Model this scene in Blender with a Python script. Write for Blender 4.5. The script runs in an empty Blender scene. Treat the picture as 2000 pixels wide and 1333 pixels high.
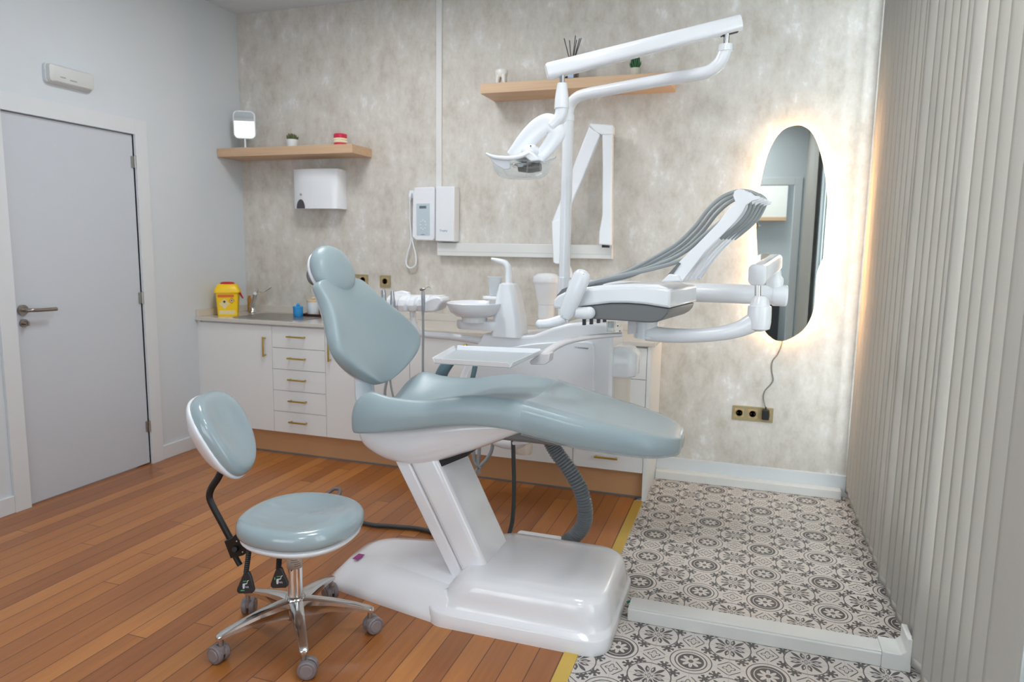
import bpy, bmesh, math, random
from mathutils import Vector, Matrix
random.seed(7)
S = bpy.context.scene
COL = S.collection
R = math.radians

# ------------------------------------------------------------------ camera
CAM = Vector((3.52317, -4.29681, 1.40028))
FPX = 1364.72                                  # focal length in pixels of a 2000 px wide frame
def cam_axes():
    yaw, pit, rol = R(18.47059), R(-7.67606), R(0.87604)
    f = Vector((-math.sin(yaw)*math.cos(pit), math.cos(yaw)*math.cos(pit), math.sin(pit)))
    r = f.cross(Vector((0, 0, 1))).normalized(); u = r.cross(f)
    c, s = math.cos(rol), math.sin(rol)
    return c*r+s*u, -s*r+c*u, f
RX, UP, FW = cam_axes()
cd = bpy.data.cameras.new('camera'); cam = bpy.data.objects.new('camera', cd); COL.objects.link(cam)
cd.sensor_width = 36.0; cd.lens = FPX/2000*36; cd.clip_start = 0.05
cam.matrix_world = Matrix(((RX.x, UP.x, -FW.x, CAM.x), (RX.y, UP.y, -FW.y, CAM.y), (RX.z, UP.z, -FW.z, CAM.z), (0, 0, 0, 1)))
cd.dof.use_dof = True; cd.dof.focus_distance = 2.55; cd.dof.aperture_fstop = 3.2
S.camera = cam
def ray(px, py): return RX*((px-1000)/FPX)+UP*((666.5-py)/FPX)+FW
def A(px, py, y):                              # point of the photograph on the plane at depth y
    d = ray(px, py); return CAM+d*((y-CAM.y)/d.y)
def AZ(px, py, z):
    d = ray(px, py); return CAM+d*((z-CAM.z)/d.z)
def AX(px, py, x):
    d = ray(px, py); return CAM+d*((x-CAM.x)/d.x)

# ------------------------------------------------------------------ world, lights, exposure
S.view_settings.view_transform = 'Standard'; S.view_settings.look = 'None'
S.view_settings.exposure = 0.0; S.view_settings.gamma = 1.0; S.view_settings.use_curve_mapping = False
S.cycles.max_bounces = 10; S.cycles.diffuse_bounces = 6; S.cycles.glossy_bounces = 5; S.cycles.transmission_bounces = 8
S.cycles.transparent_max_bounces = 10; S.cycles.use_denoising = True
S.cycles.caustics_reflective = False; S.cycles.caustics_refractive = False
W = bpy.data.worlds.new('world'); S.world = W; W.use_nodes = True
W.node_tree.nodes['Background'].inputs[0].default_value = (0.86, 0.93, 1.0, 1)
W.node_tree.nodes['Background'].inputs[1].default_value = 1.0
def area(name, loc, rot, sx, sy, power, color):
    l = bpy.data.lights.new(name, 'AREA'); l.shape = 'RECTANGLE'; l.size = sx; l.size_y = sy; l.energy = power; l.color = color
    o = bpy.data.objects.new(name, l); o.location = loc; o.rotation_euler = rot; COL.objects.link(o); return o
# daylight outside the right wall's two windows, plus fill at an added front window
area('daylight_near_window', (4.62, -3.18, 1.60), (0, R(90), 0), 2.5, 1.15, 31, (0.82, 0.925, 1.0))
area('front_window_fill', (1.75, -5.62, 1.50), (R(90), 0, 0), 2.2, 1.5, 36, (0.82, 0.925, 1.0))
area('daylight_blind_window', (4.62, -1.65, 1.60), (0, R(90), 0), 2.6, 1.6, 320, (0.84, 0.935, 1.0))
area('hall_light', (3.6, -6.2, 2.75), (0, 0, 0), 0.8, 0.8, 24, (1.0, 0.97, 0.92))
CEIL = 2.996
# fill light of the three added ceiling panels, out of view
for x_, y_, w_ in ((1.55, -1.35, 22), (2.95, -2.55, 15), (3.25, -4.50, 15)): area('fill_panel_light', (x_, y_, CEIL-0.022), (0, 0, 0), 0.58, 0.58, w_, (0.93, 0.97, 1.0))

# ------------------------------------------------------------------ materials
def lin(c):
    def f(v): v /= 255.0; return v/12.92 if v <= 0.04045 else ((v+0.055)/1.055)**2.4
    return (f(c[0]), f(c[1]), f(c[2]), 1.0)
class X:                                       # little expression builder for math nodes
    nt = None
    def __init__(s, k): s.k = k
    @staticmethod
    def op(o, *a):
        n = X.nt.nodes.new('ShaderNodeMath'); n.operation = o
        for i, v in enumerate(a):
            if isinstance(v, X): X.nt.links.new(v.k, n.inputs[i])
            else: n.inputs[i].default_value = v
        return X(n.outputs[0])
    def __add__(s, o): return X.op('ADD', s, o)
    __radd__ = __add__
    def __sub__(s, o): return X.op('SUBTRACT', s, o)
    def __rsub__(s, o): return X.op('SUBTRACT', o, s)
    def __mul__(s, o): return X.op('MULTIPLY', s, o)
    __rmul__ = __mul__
    def __truediv__(s, o): return X.op('DIVIDE', s, o)
    def lt(s, o): return X.op('LESS_THAN', s, o)
    def gt(s, o): return X.op('GREATER_THAN', s, o)
    def floor(s): return X.op('FLOOR', s)
    def round(s): return X.op('ROUND', s)
    def abs(s): return X.op('ABSOLUTE', s)
    def cos(s): return X.op('COSINE', s)
    def sin(s): return X.op('SINE', s)
def xmax(*a):
    r = a[0]
    for b in a[1:]: r = X.op('MAXIMUM', r, b)
    return r
def M(name, col, rough=0.5, metal=0.0, coat=0.0, var=0.03, bump=0.0, bscale=200.0, spec=0.5, **kw):
    m = bpy.data.materials.new(name); m.use_nodes = True; nt = m.node_tree
    b = nt.nodes['Principled BSDF']
    n = nt.nodes.new('ShaderNodeTexNoise'); n.inputs['Scale'].default_value = 9.0; n.inputs['Detail'].default_value = 3
    tc = nt.nodes.new('ShaderNodeTexCoord'); nt.links.new(tc.outputs['Object'], n.inputs['Vector'])
    r = nt.nodes.new('ShaderNodeMapRange'); nt.links.new(n.outputs['Fac'], r.inputs[0])
    r.inputs[3].default_value = 1-var; r.inputs[4].default_value = 1+var
    mx = nt.nodes.new('ShaderNodeVectorMath'); mx.operation = 'SCALE'; mx.inputs[0].default_value = lin(col)[:3]
    nt.links.new(r.outputs[0], mx.inputs['Scale']); nt.links.new(mx.outputs[0], b.inputs['Base Color'])
    b.inputs['Roughness'].default_value = rough; b.inputs['Metallic'].default_value = metal
    b.inputs['Coat Weight'].default_value = coat; b.inputs['Coat Roughness'].default_value = 0.05
    b.inputs['Specular IOR Level'].default_value = spec
    for k, v in kw.items(): b.inputs[k.replace('_', ' ')].default_value = v
    if bump:
        n2 = nt.nodes.new('ShaderNodeTexNoise'); n2.inputs['Scale'].default_value = bscale
        nt.links.new(tc.outputs['Object'], n2.inputs['Vector'])
        bp = nt.nodes.new('ShaderNodeBump'); bp.inputs['Strength'].default_value = bump; bp.inputs['Distance'].default_value = 0.002
        nt.links.new(n2.outputs['Fac'], bp.inputs['Height']); nt.links.new(bp.outputs[0], b.inputs['Normal'])
    return m
def wrap(nt, k): X.nt = nt; return X(k)
WHITE = M('white_plastic', (232, 234, 238), 0.22, coat=0.3)
WHITE2 = M('white_gloss_cover', (238, 237, 240), 0.16, coat=0.6)
WPAINT = M('white_paint', (208, 214, 219), 0.6, var=0.015)
WDOOR = M('white_door_lacquer', (196, 202, 210), 0.35, var=0.01)
WTRIM = M('white_trim', (214, 218, 221), 0.4, var=0.01)
WTRUNK = M('white_pvc_trunking', (222, 222, 219), 0.35)
CAB = M('cream_white_laminate', (229, 230, 229), 0.3, var=0.01)
WTOP = M('beige_quartz', (206, 199, 190), 0.12, coat=0.3, var=0.05)
PLINTH = M('brown_plinth_laminate', (196, 152, 110), 0.5)
SHELF = None
UPH = M('grey_green_upholstery', (155, 171, 176), 0.36, var=0.02, bump=0.05, bscale=900)
UPHS = M('grey_green_vinyl', (152, 167, 172), 0.2, coat=0.5, var=0.02)
GREY = M('dark_grey_plastic', (112, 114, 115), 0.4)
HOSE = M('grey_silicone_hose', (152, 158, 160), 0.35)
HOSED = M('dark_rubber_hose', (62, 66, 66), 0.5)
CORR = M('grey_corrugated_plastic', (112, 117, 121), 0.32)
BLACK = M('black_plastic', (22, 22, 23), 0.42)
BLACKG = M('charcoal_plastic', (48, 50, 54), 0.4)
CHROME = M('polished_chrome', (226, 227, 228), 0.09, metal=1.0)
ALU = M('polished_aluminium', (214, 213, 211), 0.16, metal=1.0)
STEEL = M('brushed_steel', (178, 176, 172), 0.3, metal=1.0)
NICKEL = M('satin_nickel', (160, 154, 148), 0.3, metal=1.0)
BRASS = M('brushed_brass', (206, 172, 80), 0.3, metal=1.0)
BRASSM = M('brass_floor_strip', (226, 190, 92), 0.32, metal=0.55)
GOLD = M('gold_anodised_plate', (166, 152, 114), 0.4, metal=0.35)
GOLDI = M('gold_socket_insert', (182, 160, 118), 0.45, metal=0.1)
CAST = M('taupe_caster_plastic', (126, 116, 118), 0.4)
MIRROR = M('mirror_silver', (234, 242, 238), 0.0, metal=1.0, var=0.0)
MIRROR2 = M('vanity_mirror_silver', (240, 244, 244), 0.0, metal=1.0, var=0.0)
YEL = M('yellow_polypropylene', (247, 203, 20), 0.35)
RED = M('red_plastic', (190, 38, 30), 0.4)
BLUE = M('blue_plastic', (48, 150, 214), 0.35)
BROWN = M('brown_wood_tray', (104, 58, 44), 0.4)
BAMBOO = M('bamboo_lid', (216, 190, 150), 0.5)
JARW = M('white_ceramic', (230, 226, 218), 0.2, var=0.05)
GREEN = M('succulent_green', (92, 100, 58), 0.5, var=0.3)
GREEN2 = M('aloe_green', (52, 104, 66), 0.5, var=0.3)
MARB = M('marbled_ceramic', (222, 226, 228), 0.3, var=0.15)
CONCP = M('pale_concrete_pot', (206, 200, 188), 0.6, var=0.06)
GUM = M('pink_acrylic_gum', (206, 40, 74), 0.25)
TOOTHM = M('ivory_tooth_enamel', (236, 226, 196), 0.25)
TOOTHW = M('white_resin_tooth', (228, 226, 220), 0.3)
DGLASS = M('dark_amber_glass', (60, 36, 26), 0.1, coat=0.5)
SMOKE = M('smoked_window', (72, 68, 72), 0.25)
PANELB = M('pale_blue_keypad', (188, 202, 210), 0.4)
LCD = M('lcd_grey', (104, 114, 120), 0.3)
MAG = M('magenta_label', (160, 54, 128), 0.4)
PAPER = M('paper_label', (206, 196, 186), 0.5)
INK = M('label_ink', (70, 62, 60), 0.6)
INKB = M('blue_grey_ink', (112, 138, 168), 0.6)
GPRINT = M('green_print', (84, 200, 120), 0.5)
WPRINT = M('white_print', (220, 228, 236), 0.5)
CREAMP = M('cream_plastic', (222, 212, 200), 0.4)
TARM = M('warm_grey_white_plastic', (216, 211, 212), 0.35)
TRAYG = M('grey_tray_liner', (176, 183, 188), 0.35)
TEAL = M('teal_grey_armrest', (96, 118, 126), 0.4)
BWHITE = M('steel_cap', (150, 150, 152), 0.3, metal=0.8)
ORANGE = M('orange_label_print', (222, 110, 40), 0.5)
CREAML = M('cream_label', (226, 208, 160), 0.5)
GROUTB = M('cardboard_brown', (120, 88, 60), 0.6)

def glassy(name, col, alpha, rough=0.05):
    m = bpy.data.materials.new(name); m.use_nodes = True; nt = m.node_tree
    b = nt.nodes['Principled BSDF']; o = nt.nodes['Material Output']
    b.inputs['Base Color'].default_value = lin(col); b.inputs['Roughness'].default_value = rough
    b.inputs['Specular IOR Level'].default_value = 0.8
    t = nt.nodes.new('ShaderNodeBsdfTransparent'); t.inputs[0].default_value = (0.97, 0.98, 0.98, 1)
    lw = nt.nodes.new('ShaderNodeLayerWeight'); lw.inputs[0].default_value = 0.35
    n = nt.nodes.new('ShaderNodeTexNoise'); n.inputs['Scale'].default_value = 14
    f = wrap(nt, lw.outputs['Facing']); g = wrap(nt, n.outputs['Fac'])
    a = X.op('MINIMUM', f*0.55+alpha+(g-0.5)*0.04, 1.0)
    mx = nt.nodes.new('ShaderNodeMixShader'); nt.links.new(a.k, mx.inputs[0])
    nt.links.new(t.outputs[0], mx.inputs[1]); nt.links.new(b.outputs[0], mx.inputs[2]); nt.links.new(mx.outputs[0], o.inputs[0])
    return m
CLEAR = glassy('clear_acrylic', (240, 244, 244), 0.035)
FILM = glassy('clear_plastic_film', (196, 204, 206), 0.14, 0.12)
CUPM = glassy('frosted_plastic_cup', (226, 230, 232), 0.55, 0.3)
LENS = glassy('window_glass', (226, 232, 232), 0.02)

def emis(name, col, st):
    m = bpy.data.materials.new(name); m.use_nodes = True; nt = m.node_tree
    b = nt.nodes['Principled BSDF']; b.inputs['Base Color'].default_value = lin(col)
    b.inputs['Emission Color'].default_value = lin(col); b.inputs['Emission Strength'].default_value = st
    return m
LED = emis('warm_led_strip', (255, 203, 142), 62.0)

def wall_mat():
    m = bpy.data.materials.new('mottled_plaster_wallpaper'); m.use_nodes = True; nt = m.node_tree
    b = nt.nodes['Principled BSDF']; tc = nt.nodes.new('ShaderNodeTexCoord')
    def noise(sc, det, ro, st, off=0):
        mp = nt.nodes.new('ShaderNodeMapping'); mp.inputs['Scale'].default_value = st; mp.inputs['Location'].default_value = (off, off, off)
        nt.links.new(tc.outputs['Object'], mp.inputs[0])
        n = nt.nodes.new('ShaderNodeTexNoise'); n.inputs['Scale'].default_value = sc; n.inputs['Detail'].default_value = det
        n.inputs['Roughness'].default_value = ro; nt.links.new(mp.outputs[0], n.inputs['Vector']); return wrap(nt, n.outputs['Fac'])
    big = noise(5.6, 8, 0.66, (1, 1, 0.66)); st = noise(15, 7, 0.7, (1, 1, 0.6), 3); sp = noise(48, 4, 0.7, (1, 1, 0.6), 9); vst = noise(9, 3, 0.6, (1, 1, 0.08), 5)
    v = big*0.62+st*0.42+sp*0.16+vst*0.07-0.135
    cr = nt.nodes.new('ShaderNodeValToRGB'); e = cr.color_ramp.elements
    e[0].position = 0.385; e[0].color = lin((190, 182, 171)); e[1].position = 0.63; e[1].color = lin((228, 227, 224))
    k = e.new(0.47); k.color = lin((203, 197, 188)); k = e.new(0.57); k.color = lin((213, 208, 201))
    nt.links.new(v.k, cr.inputs[0]); nt.links.new(cr.outputs[0], b.inputs['Base Color'])
    b.inputs['Roughness'].default_value = 0.6
    bp = nt.nodes.new('ShaderNodeBump'); bp.inputs['Strength'].default_value = 0.15; bp.inputs['Distance'].default_value = 0.003
    nt.links.new(st.k, bp.inputs['Height']); nt.links.new(bp.outputs[0], b.inputs['Normal'])
    return m
def wood_floor():
    m = bpy.data.materials.new('varnished_plank_floor'); m.use_nodes = True; nt = m.node_tree
    b = nt.nodes['Principled BSDF']; tc = nt.nodes.new('ShaderNodeTexCoord'); sp = nt.nodes.new('ShaderNodeSeparateXYZ')
    nt.links.new(tc.outputs['Object'], sp.inputs[0])
    x = wrap(nt, sp.outputs[0]); y = wrap(nt, sp.outputs[1])
    u = (x-2.488)/0.0835; i = u.floor(); fu = u-i
    wn = nt.nodes.new('ShaderNodeTexWhiteNoise'); wn.noise_dimensions = '1D'; nt.links.new((i*7.31+3.0).k, wn.inputs['W'])
    off = wrap(nt, wn.outputs['Value'])
    v = y/1.35+off*5.0; j = v.floor(); fv = v-j
    wn2 = nt.nodes.new('ShaderNodeTexWhiteNoise'); wn2.noise_dimensions = '2D'
    cx = nt.nodes.new('ShaderNodeCombineXYZ'); nt.links.new((i+0.5).k, cx.inputs[0]); nt.links.new((j*3.7+0.5).k, cx.inputs[1])
    nt.links.new(cx.outputs[0], wn2.inputs['Vector']); rnd = wrap(nt, wn2.outputs['Value'])
    c3 = nt.nodes.new('ShaderNodeCombineXYZ'); nt.links.new((x*38.0).k, c3.inputs[0]); nt.links.new((y*2.2+rnd*40.0).k, c3.inputs[1]); nt.links.new((rnd*9.0).k, c3.inputs[2])
    n = nt.nodes.new('ShaderNodeTexNoise'); n.inputs['Scale'].default_value = 1.0; n.inputs['Detail'].default_value = 6; n.inputs['Roughness'].default_value = 0.65
    nt.links.new(c3.outputs[0], n.inputs['Vector']); g = wrap(nt, n.outputs['Fac'])
    c4 = nt.nodes.new('ShaderNodeCombineXYZ'); nt.links.new((x*160.0).k, c4.inputs[0]); nt.links.new((y*5.0).k, c4.inputs[1])
    n2 = nt.nodes.new('ShaderNodeTexNoise'); n2.inputs['Scale'].default_value = 1.0; n2.inputs['Detail'].default_value = 3
    nt.links.new(c4.outputs[0], n2.inputs['Vector']); g2 = wrap(nt, n2.outputs['Fac'])
    val = rnd*0.46+g*0.50+g2*0.16-0.09
    cr = nt.nodes.new('ShaderNodeValToRGB'); e = cr.color_ramp.elements
    e[0].position = 0.05; e[0].color = lin((124, 71, 34)); e[1].position = 0.95; e[1].color = lin((200, 138, 76))
    k = e.new(0.3); k.color = lin((150, 90, 43)); k = e.new(0.6); k.color = lin((174, 110, 54))
    nt.links.new(val.k, cr.inputs[0])
    ed = X.op('MINIMUM', fu, 1.0-fu); gap = xmax(ed.lt(0.019), X.op('MINIMUM', fv, 1.0-fv).lt(0.0012))
    mx = nt.nodes.new('ShaderNodeMix'); mx.data_type = 'RGBA'; nt.links.new((gap*0.9).k, mx.inputs[0])
    nt.links.new(cr.outputs[0], mx.inputs[6]); mx.inputs[7].default_value = lin((70, 38, 22))
    nt.links.new(mx.outputs[2], b.inputs['Base Color'])
    nt.links.new((g*0.12+0.28).k, b.inputs['Roughness']); b.inputs['Coat Weight'].default_value = 0.15; b.inputs['Coat Roughness'].default_value = 0.2
    bp = nt.nodes.new('ShaderNodeBump'); bp.inputs['Strength'].default_value = 0.25; bp.inputs['Distance'].default_value = 0.0015
    nt.links.new((1.0-gap).k, bp.inputs['Height']); nt.links.new(bp.outputs[0], b.inputs['Normal'])
    return m
def tile_mat():
    m = bpy.data.materials.new('patterned_cement_tile'); m.use_nodes = True; nt = m.node_tree
    b = nt.nodes['Principled BSDF']; tc = nt.nodes.new('ShaderNodeTexCoord'); sp = nt.nodes.new('ShaderNodeSeparateXYZ')
    nt.links.new(tc.outputs['Object'], sp.inputs[0])
    u = (wrap(nt, sp.outputs[0])-3.164)/0.2503; v = (wrap(nt, sp.outputs[1])+0.1575)/0.2605
    def polar(p, q):
        r = X.op('SQRT', p*p+q*q); return r, X.op('ARCTAN2', q, p)
    iu, iv = u.round(), v.round(); a, c = u-iu, v-iv          # rosettes on the tile corners
    r, t = polar(a, c)
    par = ((iu+iv)*0.5); odd = ((par-par.floor())).gt(0.25)    # the two rosettes alternate
    ring = X.op('ABSOLUTE', r-0.277).lt(0.008)
    thick = (r-0.207).abs().lt(0.020)*odd; thin = (r-0.211).abs().lt(0.0085)*(1.0-odd)
    pet = (t*4.0).cos().abs()
    core = r.lt(0.163)*r.gt(0.056+pet*0.086); inner = (r-0.168).abs().lt(0.007)
    dot = r.lt(0.036)
    ros = xmax(ring, thick, thin, core, inner, dot)
    k, l = u-(u.floor()+0.5), v-(v.floor()+0.5)               # fleur circles on the tile centres
    r2, t2 = polar(k, l)
    ring2 = (r2-0.284).abs().lt(0.008)
    def leaf(phase, n, r0, r1, w):
        q = (t2+phase)*(n/(2*math.pi)); f = (q-q.round()).abs()
        prof = (((r2-r0)*(math.pi/(r1-r0))).sin())*w
        return r2.gt(r0)*r2.lt(r1)*f.lt(prof)
    l1 = leaf(math.pi/4, 4, 0.05, 0.268, 0.095); l2 = leaf(0.0+0.26, 4, 0.06, 0.215, 0.115); l3 = leaf(-0.26, 4, 0.06, 0.215, 0.115)
    l2h = leaf(0.22, 4, 0.105, 0.175, 0.045); l3h = leaf(-0.22, 4, 0.105, 0.175, 0.045)
    stem = leaf(0.46, 4, 0.03, 0.17, 0.045); stem2 = leaf(-0.46, 4, 0.03, 0.17, 0.045)
    q4 = (r2-(0.034+0.014*1.0*((t2*4.0).cos()))).abs().lt(0.008)
    fl = xmax(ring2, l1, X.op('MAXIMUM', l2*(1.0-l2h), l3*(1.0-l3h)), stem, stem2, q4)
    # quatrefoils and palmettes about the tile edge mid points
    def edge(p, q, sx, sy):
        rr, tt = polar(p, q)
        quat = (rr-(0.062+0.02*((tt*4.0).cos()))).abs().lt(0.009)
        frame = ((p.abs()*sx+q.abs()*sy)-0.172).abs().lt(0.011)*xmax(p.abs(), q.abs()).lt(0.15)
        pa = p.abs()-0.165 if sx < sy else p.abs()-0.205
        qa = q.abs()-0.205 if sx < sy else q.abs()-0.165
        r3, t3 = polar(pa, qa)
        fan = r3.lt(0.088)*((t3*6.0+0.6).cos()).gt(-0.30); ctr = r3.lt(0.040)
        return xmax(quat, frame, fan, ctr)
    e1 = edge(u-(u.floor()+0.5), v-v.round(), 0.9, 1.1); e2 = edge(u-u.round(), v-(v.floor()+0.5), 1.1, 0.9)
    free = r.gt(0.284)*r2.gt(0.293)
    pat = xmax(ros*r.lt(0.284), fl*r2.lt(0.293), xmax(e1, e2)*free)
    grout = xmax(k.abs().lt(0.005), l.abs().lt(0.005), a.abs().lt(0.0035), c.abs().lt(0.0035))
    n = nt.nodes.new('ShaderNodeTexNoise'); n.inputs['Scale'].default_value = 16; n.inputs['Detail'].default_value = 5
    nt.links.new(tc.outputs['Object'], n.inputs['Vector']); g = wrap(nt, n.outputs['Fac'])
    m1 = nt.nodes.new('ShaderNodeMix'); m1.data_type = 'RGBA'; nt.links.new((pat*(0.88+0.12*g)).k, m1.inputs[0])
    m1.inputs[6].default_value = lin((212, 204, 197)); m1.inputs[7].default_value = lin((72, 68, 69))
    m2 = nt.nodes.new('ShaderNodeMix'); m2.data_type = 'RGBA'; nt.links.new((grout*0.45).k, m2.inputs[0])
    nt.links.new(m1.outputs[2], m2.inputs[6]); m2.inputs[7].default_value = lin((150, 145, 140))
    nt.links.new(m2.outputs[2], b.inputs['Base Color']); b.inputs['Roughness'].default_value = 0.42
    return m
def oak():
    m = bpy.data.materials.new('light_oak_veneer'); m.use_nodes = True; nt = m.node_tree
    b = nt.nodes['Principled BSDF']; tc = nt.nodes.new('ShaderNodeTexCoord'); mp = nt.nodes.new('ShaderNodeMapping')
    mp.inputs['Scale'].default_value = (2, 30, 60); nt.links.new(tc.outputs['Object'], mp.inputs[0])
    n = nt.nodes.new('ShaderNodeTexNoise'); n.inputs['Scale'].default_value = 1.5; n.inputs['Detail'].default_value = 5; nt.links.new(mp.outputs[0], n.inputs['Vector'])
    cr = nt.nodes.new('ShaderNodeValToRGB'); cr.color_ramp.elements[0].color = lin((188, 152, 120)); cr.color_ramp.elements[1].color = lin((216, 184, 150))
    nt.links.new(n.outputs['Fac'], cr.inputs[0]); nt.links.new(cr.outputs[0], b.inputs['Base Color']); b.inputs['Roughness'].default_value = 0.45
    return m
def blind_mat():
    m = bpy.data.materials.new('blind_fabric'); m.use_nodes = True; nt = m.node_tree
    b = nt.nodes['Principled BSDF']; o = nt.nodes['Material Output']
    tc = nt.nodes.new('ShaderNodeTexCoord'); n = nt.nodes.new('ShaderNodeTexNoise'); n.inputs['Scale'].default_value = 260
    nt.links.new(tc.outputs['Object'], n.inputs['Vector']); r = nt.nodes.new('ShaderNodeMapRange'); nt.links.new(n.outputs['Fac'], r.inputs[0])
    r.inputs[3].default_value = 0.95; r.inputs[4].default_value = 1.04
    sc = nt.nodes.new('ShaderNodeVectorMath'); sc.operation = 'SCALE'; sc.inputs[0].default_value = lin((192, 188, 181))[:3]; nt.links.new(r.outputs[0], sc.inputs['Scale'])
    nt.links.new(sc.outputs[0], b.inputs['Base Color']); b.inputs['Roughness'].default_value = 0.7
    t = nt.nodes.new('ShaderNodeBsdfTranslucent'); nt.links.new(sc.outputs[0], t.inputs[0])
    mx = nt.nodes.new('ShaderNodeMixShader'); mx.inputs[0].default_value = 0.14
    nt.links.new(b.outputs[0], mx.inputs[1]); nt.links.new(t.outputs[0], mx.inputs[2]); nt.links.new(mx.outputs[0], o.inputs[0])
    return m
PLASTER = wall_mat(); WOOD = wood_floor(); TILE = tile_mat(); OAK = oak(); BLINDM = blind_mat()

# ------------------------------------------------------------------ mesh helpers
ORG = {}
def obj(name, bm, m, parent=None, bevel=0.0, sub=0, smooth=40, kind=None, seg=2, solid=0.0, org=None):
    base = ORG[parent] if parent else (Vector(org) if org is not None else Vector((0, 0, 0)))
    if base.length: bmesh.ops.translate(bm, verts=bm.verts, vec=-base)
    bmesh.ops.recalc_face_normals(bm, faces=bm.faces)
    me = bpy.data.meshes.new(name); bm.to_mesh(me); bm.free()
    me.materials.append(m)
    if smooth:
        for p in me.polygons: p.use_smooth = True
        if smooth < 180 and not sub: me.set_sharp_from_angle(angle=R(smooth))
    o = bpy.data.objects.new(name, me); COL.objects.link(o)
    if parent: o.parent = parent
    else: o.location = base
    ORG[o] = base
    if solid:
        s = o.modifiers.new('solid', 'SOLIDIFY'); s.thickness = solid; s.offset = 0
    if bevel:
        bv = o.modifiers.new('bevel', 'BEVEL'); bv.width = bevel; bv.segments = seg; bv.limit_method = 'ANGLE'; bv.angle_limit = R(35)
    if sub:
        sm = o.modifiers.new('sub', 'SUBSURF'); sm.levels = sub; sm.render_levels = sub
    if kind: o['kind'] = kind
    return o
def thing(name, label, cat, loc, group=None):
    o = bpy.data.objects.new(name, None); o.empty_display_size = 0.1; COL.objects.link(o); o.location = loc; ORG[o] = Vector(loc)
    o['label'] = label; o['category'] = cat
    if group: o['group'] = group
    return o
def tag(o, label, cat, group=None):
    o['label'] = label; o['category'] = cat
    if group: o['group'] = group
    return o
def struct(name, bm, m, parent=None, **k):
    o = obj(name, bm, m, parent, **k)
    if not parent: o['kind'] = 'structure'
    return o
def nb(): return bmesh.new()
def box(bm, x0, x1, y0, y1, z0, z1, mat=None):
    vs = [bm.verts.new((x, y, z)) for z in (z0, z1) for y in (y0, y1) for x in (x0, x1)]
    if mat:
        for v in vs: v.co = mat @ v.co
    for f in ((0, 2, 3, 1), (4, 5, 7, 6), (0, 1, 5, 4), (2, 6, 7, 3), (0, 4, 6, 2), (1, 3, 7, 5)): bm.faces.new([vs[i] for i in f])
    return bm
def B(*a, mat=None): return box(nb(), *a, mat=mat)
def prism(bm, pts, ext):
    a = [bm.verts.new(p) for p in pts]; e = Vector(ext); b = [bm.verts.new(Vector(p)+e) for p in pts]; n = len(a)
    bm.faces.new(a); bm.faces.new(b[::-1])
    for i in range(n): bm.faces.new((a[i], a[(i+1) % n], b[(i+1) % n], b[i]))
    return bm
def loft(bm, rings, cap=True, closed=True):
    vr = [[bm.verts.new(p) for p in r] for r in rings]; n = len(vr[0])
    for a, b in zip(vr, vr[1:]):
        for i in range(n if closed else n-1): bm.faces.new((a[i], a[(i+1) % n], b[(i+1) % n], b[i]))
    if cap: bm.faces.new(vr[0][::-1]); bm.faces.new(vr[-1])
    return bm
def catmull(pts, k=6):
    P = [Vector(p) for p in pts]
    if len(P) < 3: return P
    P = [P[0]*2-P[1]]+P+[P[-1]*2-P[-2]]; out = []
    for i in range(1, len(P)-2):
        for j in range(k):
            t = j/k; a, b, c, d = P[i-1], P[i], P[i+1], P[i+2]
            out.append(0.5*((2*b)+(c-a)*t+(2*a-5*b+4*c-d)*t*t+(3*b-a-3*c+d)*t**3))
    out.append(P[-2]); return out
def dense(rings, ks=6, kr=3):                 # smooth closed rings along and across with splines
    rings = [[Vector(p) for p in r] for r in rings]; n = len(rings[0])
    cols = [catmull([r[i] for r in rings], ks) for i in range(n)]
    out = []
    for j in range(len(cols[0])):
        r = [c[j] for c in cols]; o = []
        for i in range(n):
            a, b, c, d = r[i-1], r[i], r[(i+1) % n], r[(i+2) % n]
            for q in range(kr):
                t = q/kr; o.append(0.5*((2*b)+(c-a)*t+(2*a-5*b+4*c-d)*t*t+(3*b-a-3*c+d)*t**3))
        out.append(o)
    return out
def tube(bm, pts, rad, n=12, k=6, flat=None):
    P = catmull(pts, k) if k else [Vector(p) for p in pts]; L = len(P)
    if not isinstance(rad, (list, tuple)): rad = [rad]*2
    rings = []; ref = None
    for i, p in enumerate(P):
        t = (P[min(i+1, L-1)]-P[max(i-1, 0)]).normalized()
        if ref is None:
            ref = Vector((0, 0, 1)) if abs(t.z) < 0.9 else Vector((0, 1, 0))
            if flat: ref = Vector(flat[2])
        s = t.cross(ref).normalized(); u = s.cross(t).normalized(); ref = u
        q = i/(L-1)*(len(rad)-1); a = int(min(q, len(rad)-2)); r = rad[a]+(rad[a+1]-rad[a])*(q-a)
        fs, fu = (flat[0], flat[1]) if flat else (1, 1)
        rings.append([p+(s*math.cos(2*math.pi*j/n)*fs+u*math.sin(2*math.pi*j/n)*fu)*r for j in range(n)])
    return loft(bm, rings)
def lathe(bm, prof, c, n=24, axis=(0, 0, 1), sx=1.0, sy=1.0):
    ax = Vector(axis).normalized(); s = ax.orthogonal().normalized()
    if abs(ax.z) > 0.99: s = Vector((1, 0, 0))
    u = ax.cross(s); c = Vector(c)
    return loft(bm, [[c+ax*z+(s*math.cos(2*math.pi*j/n)*sx+u*math.sin(2*math.pi*j/n)*sy)*max(r, 1e-4) for j in range(n)] for r, z in prof])
def cyl(bm, p, q, r, r2=None, n=18):
    p, q = Vector(p), Vector(q); d = q-p
    return lathe(bm, [(r, 0), (r2 or r, d.length)], p, n, d)
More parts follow.
